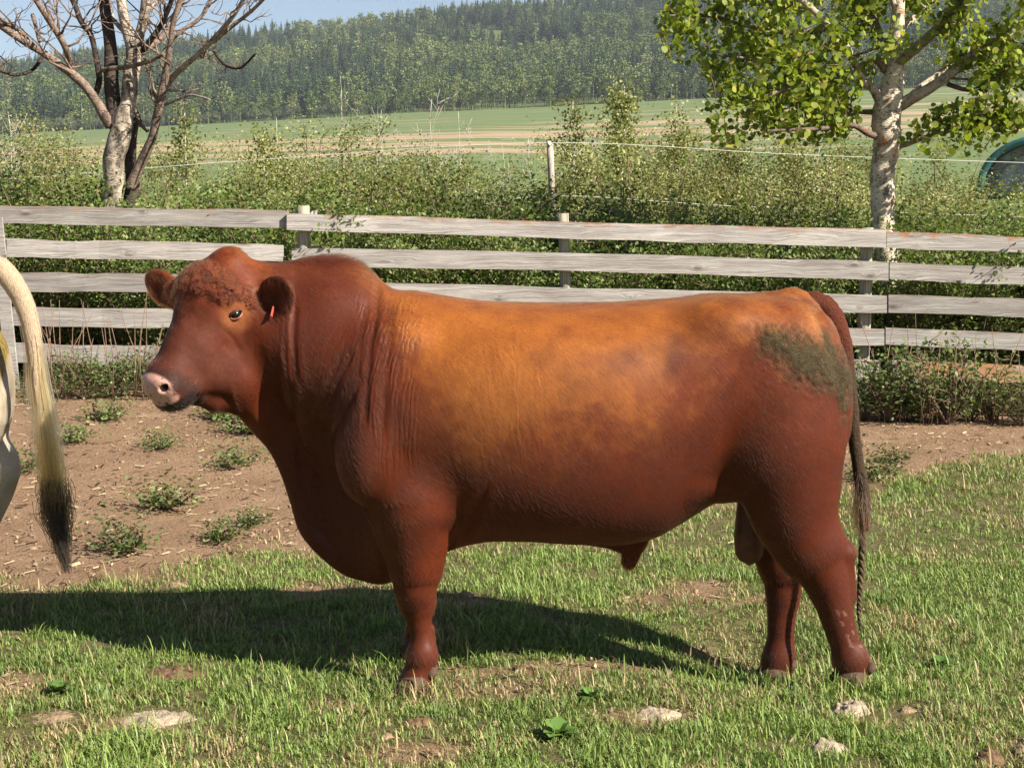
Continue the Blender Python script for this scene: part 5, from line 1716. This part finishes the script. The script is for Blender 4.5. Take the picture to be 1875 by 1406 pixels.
for k, (px, d, ty, w, nl_, lab) in enumerate([
        (1132, 20.0, 158, 1.5, 3800, "tallest slim young poplar right of the wire post"),
        (1066, 19.5, 185, 1.3, 2300, "thin young poplar just right of the leaning wire post"),
        (1232, 20.5, 192, 1.4, 2800, "slender young poplar left of the aspen's low branches"),
        (1345, 21.0, 262, 1.9, 3800, "bushy young poplar under the aspen's drooping leaves"),
        (1460, 21.0, 265, 1.9, 3600, "yellowish young poplar left of the aspen trunk"),
        (345, 20.5, 205, 1.5, 1700, "thin feathery young poplar right of the bare tree"),
        (493, 19.0, 236, 1.2, 2200, "dense narrow young poplar above the left fence joint")]):
    x = P(px, 400, d)[0]; z = float(g(x, d)); h = P(px, ty, d)[2] - z
    tm, cm = sapling_mesh(h, w, nl_, 0.024, 300 + k)
    e = empty("young_poplar", (x, d, z), lab, "tree", "young poplars in the thicket", rng.random() * 6)
    obj("trunk", tm, M_pstem, e); obj("crown", cm, M_olive, e)

# bare pale saplings poking out of the scrub
its = []
for k, (px, d, ty) in enumerate([(640, 22, 165), (800, 22, 180), (842, 23, 205), (760, 21, 255), (935, 22, 260), (965, 20, 255), (1085, 21, 240), (20, 19, 205), (700, 22, 235), (1500, 20, 270), (505, 23, 215)]):
    x = P(px, 400, d)[0]; z = float(g(x, d)); h = P(px, ty, d)[2] - z
    A = Acc()
    m = 12; u = np.linspace(0, 1, m)
    pts = np.stack([np.cumsum(rng.normal(0, 0.02, m)), np.cumsum(rng.normal(0, 0.02, m)), h * u], 1)
    A.tube(pts, np.linspace(0.015, 0.003, m), 6)
    twigs(A, pts, np.linspace(0.014, 0.006, m), 12, 0.45, (1, 1, 1), 1)
    A.C = []
    its.append((px, obj("dead_sapling", A.mesh("dead_sapling"), M_pstem, None, (x, d, z), cat="sapling", group="bare saplings in the thicket")))
count_from_left(its, "%s bare pale sapling from the left, poking out of the thicket", "", "")

# ---- weeds at the foot of the fence
def stalk_mesh(seed, h, n):
    r = np.random.default_rng(seed); A = Acc()
    for i in range(n):
        b = np.array([r.normal(0, 0.16), r.normal(0, 0.08), 0]); d = r.normal(0, 0.14, 3) + [0, 0, 1]
        L = h * r.uniform(0.5, 1.1)
        A.tube(np.array([b, b + d * L * 0.5 + r.normal(0, 0.02, 3), b + d * L + r.normal(0, 0.05, 3)]), [0.0045, 0.004, 0.002], 4)
    return A.mesh("stalks")
weed = [shrub_mesh(0.55, 0.95, 12, 800, 0.017, 400 + k, 0.5) + (0.55,) for k in range(4)]
stalks = [stalk_mesh(500 + k, 0.75, 12) for k in range(3)]
M_stalk = plain("dry_stalks", (0.20, 0.125, 0.085), 0.85, 0.15, 8)
wl = [(-60, 640), (40, 650), (110, 610), (150, 660), (185, 590), (215, 640), (262, 630), (300, 610), (585, 640), (1590, 655), (1635, 610), (1650, 690), (1690, 665), (1735, 640), (1745, 600), (1790, 680), (1830, 665), (1880, 680), (1940, 650), (2020, 660)]
its = []
for k, (px, ty) in enumerate(wl):
    d = FD - 0.28 - rng.uniform(0, 0.28)
    ty = ty + 0.45 * (725 - ty) * rng.uniform(0.2, 1.2)
    e = plant("weed_clump", weed[k % 4], (M_stem, M_weed), px, d, ty, "leafy green weed clump growing against the foot of the fence", "weed", "weeds along the foot of the fence", wide=rng.uniform(1.0, 1.5))
    its.append((px, e))
    if k % 2 == 0: obj("stalks", stalks[k % 3], M_stalk, e)

count_from_left(its, "%s leafy weed clump from the left along the foot of the fence", "leafy weed clump beyond the left edge along the fence", "leafy weed clump beyond the right edge along the fence")

# ---- small weeds in the bare dirt
def rosette(seed, n, ln, up, wd):
    r = np.random.default_rng(seed); A = Acc()
    for i in range(n):
        a = i * 2.4 + r.normal(0, 0.2); el = up * r.uniform(0.5, 1.3); L = ln * r.uniform(0.6, 1.1)
        d = np.array([math.cos(a) * math.cos(el), math.sin(a) * math.cos(el), math.sin(el)]); sd = np.array([-math.sin(a), math.cos(a), 0])
        st = np.array([0, 0, 0.01]); V = []
        prof = [0.10, 0.55, 1.0, 0.95, 0.6, 0.02]
        for q, w_ in enumerate(prof):
            u_ = 0.15 + 0.85 * q / 5
            c = st + d * L * u_ - np.array([0, 0, 1]) * L * 0.35 * u_ ** 2
            V += [c - sd * wd * L * w_ + [0, 0, 0.10 * wd * L], c, c + sd * wd * L * w_ + [0, 0, 0.10 * wd * L]]
        Q = []
        for q in range(5):
            k = q * 3
            Q += [(k, k + 1, k + 4, k + 3), (k + 1, k + 2, k + 5, k + 4)]
        A.add(V, Q)
    return A.mesh("leaves")
M_broad = leaf_mat("broad_leaf", [(0.0, (0.075, 0.145, 0.030)), (1.0, (0.140, 0.235, 0.050))])
for k, (px, py, s, lab) in enumerate([
        (1022, 1352, 1.0, "bright broad leaved weed in the grass at the bottom centre"), (1082, 1282, 0.8, "leafy weed in the grass right of the front hoof"),
        (108, 1272, 0.8, "broad leaved weed in the grass at the lower left"), (1722, 1222, 0.75, "low broad leaved weed in the turf at the right")]):
    p = on_ground(px, py)
    obj("broadleaf_weed", rosette(600 + k, 24, 0.085 * s, 0.85, 0.27), M_broad, None, p, label=lab, cat="weed")
ros = [rosette(620 + k, 15, 0.10, 0.65, 0.22) for k in range(4)]
its = []
sprout = [shrub_mesh(0.10, 0.30, 8, 420, 0.010, 640 + k, 0.2) for k in range(3)]
for k, (px, py) in enumerate([(432, 775), (395, 770), (470, 795), (292, 824), (240, 1010), (402, 990), (300, 932), (190, 772), (430, 858), (40, 868), (125, 812), (60, 740), (1590, 880), (1640, 848), (455, 962)]):
    p = on_ground(px, py)
    e = empty("dirt_weed", p, "small green weed sprouting from the bare brown dirt", "weed", "small weeds in the dirt", rng.random() * 6)
    its.append((px, e))
    s_ = rng.uniform(0.8, 1.5)
    for me, m, nm in zip(sprout[k % 3], (M_stem, M_weed), ("stems", "foliage")):
        o = obj(nm, me, m, e); o.scale = (s_ * 1.3, s_ * 1.3, s_)

count_from_left(its, "%s small green weed from the left in the bare dirt", "", "")

# ---- arched fabric shelter in the field at the right edge
SD = 105.0
sb = P(1915, 352, SD); sb = np.array([sb[0], SD, sb[2]])
she = empty("fabric_shelter", tuple(sb), "grey arched fabric shelter with teal rim at the right edge", "shelter", None, -0.46)
R_ = 4.35
an = np.linspace(0, math.pi, 25)
arch = lambda rr, y: np.stack([-np.cos(an) * rr * 1.02, np.full(25, y), np.sin(an) ** 0.8 * rr * 0.86], 1)
M_teal = plain("teal_fabric", (0.030, 0.115, 0.110), 0.6, 0.3, 3)
M_grey = plain("grey_fabric", (0.30, 0.31, 0.34), 0.7, 0.2, 2)
M_truss = plain("steel_truss", (0.12, 0.12, 0.12), 0.5, 0.4)
a0, a1 = arch(R_, 0.0), arch(R_, 14.0)
obj("cover", make_mesh("cover", np.vstack([a0, a1, arch(R_ - 0.06, 0.0), arch(R_ - 0.06, 14.0)]), [np.array([(k, k + 1, 26 + k, 25 + k) for k in range(24)] + [(50 + k, 75 + k, 76 + k, 51 + k) for k in range(24)])], True), M_grey, she)
A = Acc(); A.tube(a0 + [0, -0.05, 0], np.full(25, 0.26), 10); obj("rim", A.mesh("rim"), M_teal, she)
bw = arch(R_ - 0.2, 1.2)
obj("end_wall", make_mesh("end_wall", np.vstack([bw, [[0, 1.2, 0]]]), [np.array([(25, k + 1, k) for k in range(24)])], False), M_grey, she)
for yy_ in (0.45, 0.8):
    A = Acc(); A.tube(arch(R_ - (0.35 if yy_ < 0.5 else 0.95), yy_), np.full(25, 0.055), 6); obj("truss", A.mesh("truss"), M_truss, she)
A = Acc()
o_, i_ = arch(R_ - 0.35, 0.6), arch(R_ - 0.95, 0.6)
for k in range(1, 24, 2):
    A.tube(np.array([o_[k], i_[k + 1]]), [0.03, 0.03], 4); A.tube(np.array([i_[k - 1], o_[k]]), [0.03, 0.03], 4)
obj("truss_web", A.mesh("truss_web"), M_truss, she)
# ================================================================ turf, litter, dung
DUNG = [
        (290, 1320, 175, 0.030, 'pale', "large pale crumbled dung pat in the grass at lower left"),
        (95, 1315, 130, 0.018, 'tan', "flat tan dung pat at the lower left edge"),
        (322, 1236, 150, 0.035, 'brown', "brown broken dung pat in the grass below the shadow"),
        (765, 1328, 66, 0.045, 'brown', "small brown dung lump below the front hoof"),
        (706, 1352, 40, 0.03, 'tan', "little tan dung crumb above the bare patch at bottom"),
        (1210, 1312, 110, 0.040, 'pale', "pale dung pat between the legs and the bottom edge"),
        (1555, 1306, 88, 0.060, 'pale', "grey cracked dung pat in front of the hind hoof"),
        (1518, 1376, 84, 0.062, 'pale', "pale domed dung pat at the bottom right of centre"),
        (1812, 1396, 72, 0.070, 'brown', "brown and tan dung heap in the bottom right corner"),
        (1868, 1382, 40, 0.045, 'tan', "small tan dung lump at the right edge"),
        (855, 1092, 44, 0.050, 'tan', "tan dung lump in the grass behind the front leg"),
        (325, 1072, 56, 0.040, 'tan', "tan dung lump at the edge of the turf on the left"),
        (190, 1128, 40, 0.040, 'tan', "dung lump lying inside the dark shadow at left"),
        (1660, 1304, 40, 0.035, 'tan', "small tan dung lump right of the hind hoof"),
        (500, 943, 40, 0.030, 'brown', "dark dung lump on the dirt left of the brisket")]
_dg = [(lambda p, w: (p[0], p[1], w * p[1] / FPX / 2))(on_ground(q[0], q[1]), q[2]) for q in DUNG]

def blades(n_near, n_far):
    out = []
    for n, y0, y1 in ((n_near, 4.15, 8.0), (n_far, 8.0, 12.2)):
        y = y0 + (y1 - y0) * rng.random(n) ** (1.0 if y0 < 5 else 0.85)
        x = rng.uniform(-1, 1, n) * (0.36 * y + 0.55)
        tm = turf(x, y)
        clump = fbm(x * 7, y * 7, None, 3, 55)
        keep = rng.random(n) < tm * np.clip(0.26 + 2.2 * (clump - 0.30), 0.06, 1.0)
        for cx_, cy_, r_ in _dg:
            keep &= (np.hypot(x - cx_, (y - cy_) / 0.8) > r_ * rng.uniform(0.75, 1.25, n)) | (rng.random(n) < 0.04)
        out.append(np.stack([x[keep], y[keep], clump[keep], tm[keep]], 1))
    return np.vstack(out)

def blade_mesh(B, hmin, hmax, wmin, wmax, flat=0.0, dry_bias=0.0, name="grass"):
    n = len(B)
    x, y = B[:, 0], B[:, 1]
    z = g(x, y)
    far = sstep(7, 11, y)
    tall = 0.55 + 0.9 * fbm(x * 1.6, y * 1.6, None, 3, 66)
    h = rng.uniform(hmin, hmax, n) * tall * (0.6 + 0.6 * B[:, 2]) * (1 + 0.35 * far)
    w = rng.uniform(wmin, wmax, n) * (1 + 0.5 * far)
    a = rng.uniform(0, 2 * math.pi, n)
    lean = rng.uniform(0.15, 0.85, n) + flat
    dirv = np.stack([np.cos(a), np.sin(a), 0 * a], 1)
    sd = np.stack([-np.sin(a), np.cos(a), 0 * a], 1)
    # most blades turn their flat side some way towards the light
    base = np.stack([x, y, z - 0.004], 1)
    V = np.zeros((n, 7, 3))
    for k, (u, wf) in enumerate(((0, 0.8), (0.4, 1.0), (0.75, 0.7))):
        c = base + h[:, None] * (dirv * (lean * u * u)[:, None] * 1.0 + np.array([0, 0, 1.0]) * (u * (1 - 0.35 * np.clip(lean, 0, 1.6) * u))[:, None])
        V[:, 2 * k] = c - sd * (w * wf * 0.5)[:, None]
        V[:, 2 * k + 1] = c + sd * (w * wf * 0.5)[:, None]
    V[:, 6] = base + h[:, None] * (dirv * (lean * 1.05)[:, None] + np.array([0, 0, 1.0]) * (1 - 0.42 * np.clip(lean, 0, 1.9))[:, None])
    i = np.arange(n)[:, None] * 7
    Q = np.concatenate([i + np.array([[0, 1, 3, 2]]), i + np.array([[2, 3, 5, 4]])], 0)
    T = i + np.array([[4, 5, 6]])
    dryn = fbm(x * 3.1, y * 3.1, None, 3, 77)
    dry = rng.random(n) < np.clip(0.15 + 1.9 * (dryn - 0.5) + 0.55 * (1 - B[:, 3]) + dry_bias, 0.04, 0.95)
    lush = rng.random((n, 1))
    big = vnoise(x * 0.9, y * 0.9, None, 81)[:, None]
    gc = np.array([[0.080, 0.145, 0.030]]) * (1 - lush) + np.array([[0.275, 0.345, 0.088]]) * lush
    gc = gc * (0.8 + 0.4 * big)
    dc = np.array([[0.42, 0.33, 0.165]]) * rng.uniform(0.45, 1.15, (n, 1))
    c = np.where(dry[:, None], dc, gc)
    return make_mesh(name, V.reshape(-1, 3), [Q, T], True, np.repeat(c, 7, 0))

t = NT("grass_blade")
c = t.attr("col")
p = t.pbr(c, 0.5, 0.3)
tr = t.n("BsdfTranslucent"); t.set(tr.inputs["Color"], t.mix(1.0, c, (1.15, 1.3, 0.6), 'MULTIPLY'))
mx = t.n("MixShader"); mx.inputs[0].default_value = 0.2
t.t.links.new(p.outputs[0], mx.inputs[1]); t.t.links.new(tr.outputs[0], mx.inputs[2])
t.surf(mx)
M_grass = t.m
B = blades(310000, 150000)
obj("grass", blade_mesh(B, 0.015, 0.050, 0.0026, 0.0050), M_grass, kind="stuff", label="short green turf growing over the near half of the pen", cat="grass")
# taller tufts left standing round the hooves
B3 = []
for f_ in FEET:
    xy = np.array([f_[0] - 0.03, f_[1] + BD]) + rng.normal(0, 1, (420, 2)) * [0.13, 0.085] + [0, -0.035]
    B3.append(np.column_stack([xy, rng.uniform(0.4, 0.8, 420), np.ones(420)]))
obj("hoof_grass", blade_mesh(np.vstack(B3), 0.05, 0.105, 0.003, 0.0055), M_grass, kind="stuff", label="taller grass tufts standing round the bull's hooves", cat="grass")
# long stray blades
B2 = blades(9000, 2500)
obj("long_grass", blade_mesh(B2, 0.06, 0.12, 0.004, 0.0062), M_grass, kind="stuff", label="longer grass blades standing above the turf", cat="grass")
# dry straw lying on the bare ground
n = 12000
y = rng.uniform(4.2, 13.0, n); x = rng.uniform(-1, 1, n) * (0.36 * y + 0.6)
k = rng.random(n) < (1.05 - turf(x, y)) * (0.35 + 0.9 * fbm(x * 2, y * 2, None, 3, 88))
x, y = x[k], y[k]; n = len(x)
a = rng.uniform(0, math.pi, n); L = rng.uniform(0.012, 0.075, n) ** 1.0; w = rng.uniform(0.0015, 0.005, n) * (1 + 0.8 * (rng.random(n) < 0.10))
d = np.stack([np.cos(a), np.sin(a), 0 * a], 1); s_ = np.stack([-np.sin(a), np.cos(a), rng.normal(0, 0.4, n)], 1)
c0 = np.stack([x, y, g(x, y) + 0.008], 1)
V = np.stack([c0 - d * L[:, None] / 2 - s_ * w[:, None], c0 + d * L[:, None] / 2 - s_ * w[:, None] + [0, 0, 0.004], c0 + d * L[:, None] / 2 + s_ * w[:, None] + [0, 0, 0.006], c0 - d * L[:, None] / 2 + s_ * w[:, None]], 1).reshape(-1, 3)
cc = np.where(rng.random((n, 1)) < 0.30, np.array([[0.060, 0.036, 0.022]]), np.array([[0.42, 0.31, 0.19]])) * rng.uniform(0.55, 1.3, (n, 1))
obj("straw_litter", make_mesh("straw_litter", V, [np.arange(n * 4).reshape(-1, 4)], False, np.repeat(cc, 4, 0)), M_grass, kind="stuff", label="dry straw and chips scattered over bare soil", cat="litter")
# clods: little lumps of soil over the bare part
cv_, cq_ = uv_ball((1, 1, 0.7), 7, 5)
n = 2600
y = rng.uniform(4.3, 13.0, n); x = rng.uniform(-1, 1, n) * (0.36 * y + 0.6)
k = rng.random(n) < (1.0 - turf(x, y)); x, y = x[k], y[k]; n = len(x)
sz = 0.004 + 0.020 * rng.random(n) ** 3.5
V = (cv_[None] * (sz[:, None, None] * rng.uniform(0.6, 1.4, (n, 1, 3))) * (1 + 0.35 * (rng.random((n, len(cv_), 1)) - 0.5)) + np.stack([x, y, g(x, y)], 1)[:, None]).reshape(-1, 3)
cc = np.array([[0.25, 0.16, 0.10]]) * rng.uniform(0.35, 1.4, (n, 1))
obj("clods", make_mesh("clods", V, [(cq_[None] + (np.arange(n) * len(cv_))[:, None, None]).reshape(-1, 4)], True, np.repeat(cc, len(cv_), 0)), M_grass, kind="stuff", label="small clods and pebbles strewn over the dirt", cat="clods")

# ---- dried dung pats
def pat_mesh(rx, ry, h, seed):
    m, k = 56, 22
    f, a_ = np.meshgrid(np.arange(1, k + 1) / k, np.arange(m) / m * 2 * math.pi, indexing='ij')
    f, a_ = f.ravel(), a_.ravel()
    e_ = 1 + 0.68 * (fbm(np.cos(a_) * 1.6 + seed, np.sin(a_) * 1.6, None, 3, seed) - 0.5)
    xx_, yy_ = rx * f * e_ * np.cos(a_), ry * f * e_ * np.sin(a_)
    zz_ = 0.62 * h * (1 - f ** 3) * (0.25 + 1.4 * fbm(xx_ * 24, yy_ * 24, None, 4, seed + 5)) + 0.016 * (fbm(xx_ * 75, yy_ * 75, None, 2, seed + 9) - 0.5) - 0.014 * f
    V = np.vstack([[0, 0, h], np.stack([xx_, yy_, zz_], 1)])
    Q, T = [], [(0, 1 + j, 1 + (j + 1) % m) for j in range(m)]
    for i in range(k - 1):
        for j in range(m):
            j2 = (j + 1) % m
            Q.append((1 + i * m + j, 1 + (i + 1) * m + j, 1 + (i + 1) * m + j2, 1 + i * m + j2))
    return make_mesh("dung_pat", np.array(V), [np.array(Q), np.array(T)], True)
def dung_mat(name, c):
    t = NT(name); co = t.obco()
    nn = t.noise(co, 45, 6, 0.7); n2 = t.noise(co, 12, 4, 0.6)
    cr = t.n("TexVoronoi", feature='DISTANCE_TO_EDGE'); t.set(cr.inputs["Vector"], co); cr.inputs["Scale"].default_value = 34
    ck = t.ramp(cr.outputs["Distance"], [(0.0, 0.6), (0.04, 1.0)])
    col = t.ramp(nn, [(0.28, tuple(v * 0.45 for v in c)), (0.5, c), (0.75, tuple(min(1, v * 1.3) for v in c))])
    col = t.mix(1.0, col, t.ramp(n2, [(0.3, 0.7), (0.7, 1.15)]), 'MULTIPLY')
    col = t.mix(0.3, col, t.mix(1.0, col, ck, 'MULTIPLY'))
    t.surf(t.pbr(col, 0.95, 0.1, t.bump(nn, 1.0, 0.022)))
    return t.m
M_pale = dung_mat("pale_dry_dung", (0.46, 0.37, 0.26)); M_tan = dung_mat("tan_dry_dung", (0.33, 0.235, 0.145)); M_brn = dung_mat("brown_dung", (0.20, 0.125, 0.070))
for k, (px, py, w_, h_, m, lab) in enumerate(DUNG):
    m = {'pale': M_pale, 'tan': M_tan, 'brown': M_brn}[m]
    p = on_ground(px, py)
    r_ = w_ * p[1] / FPX / 2
    obj("dung_pat", pat_mesh(r_, r_ * 0.8, h_, 700 + k * 3), m, None, p, (0, 0, rng.random() * 0.6 - 0.3), label=lab, cat="dung", group="dried dung pats in the pen")
# ================================================================ air between here and the hill
lo, hi = np.array([-3600.0, -60.0, -14.0]), np.array([3600.0, 3400.0, 620.0])
c = np.array([[i, j, k] for i in (0, 1) for j in (0, 1) for k in (0, 1)], float)
V = lo + (hi - lo) * c
Q = np.array([[0, 1, 3, 2], [4, 6, 7, 5], [0, 4, 5, 1], [2, 3, 7, 6], [0, 2, 6, 4], [1, 5, 7, 3]])
t = NT("haze_air")
pv = t.n("VolumePrincipled")
pv.inputs["Color"].default_value = (0.80, 0.88, 1.0, 1)
pv.inputs["Density"].default_value = HAZE
pv.inputs["Anisotropy"].default_value = 0.0
t.t.links.new(pv.outputs[0], t.out.inputs["Volume"])
obj("haze", make_mesh("haze", V, [Q], False), t.m, kind="stuff")
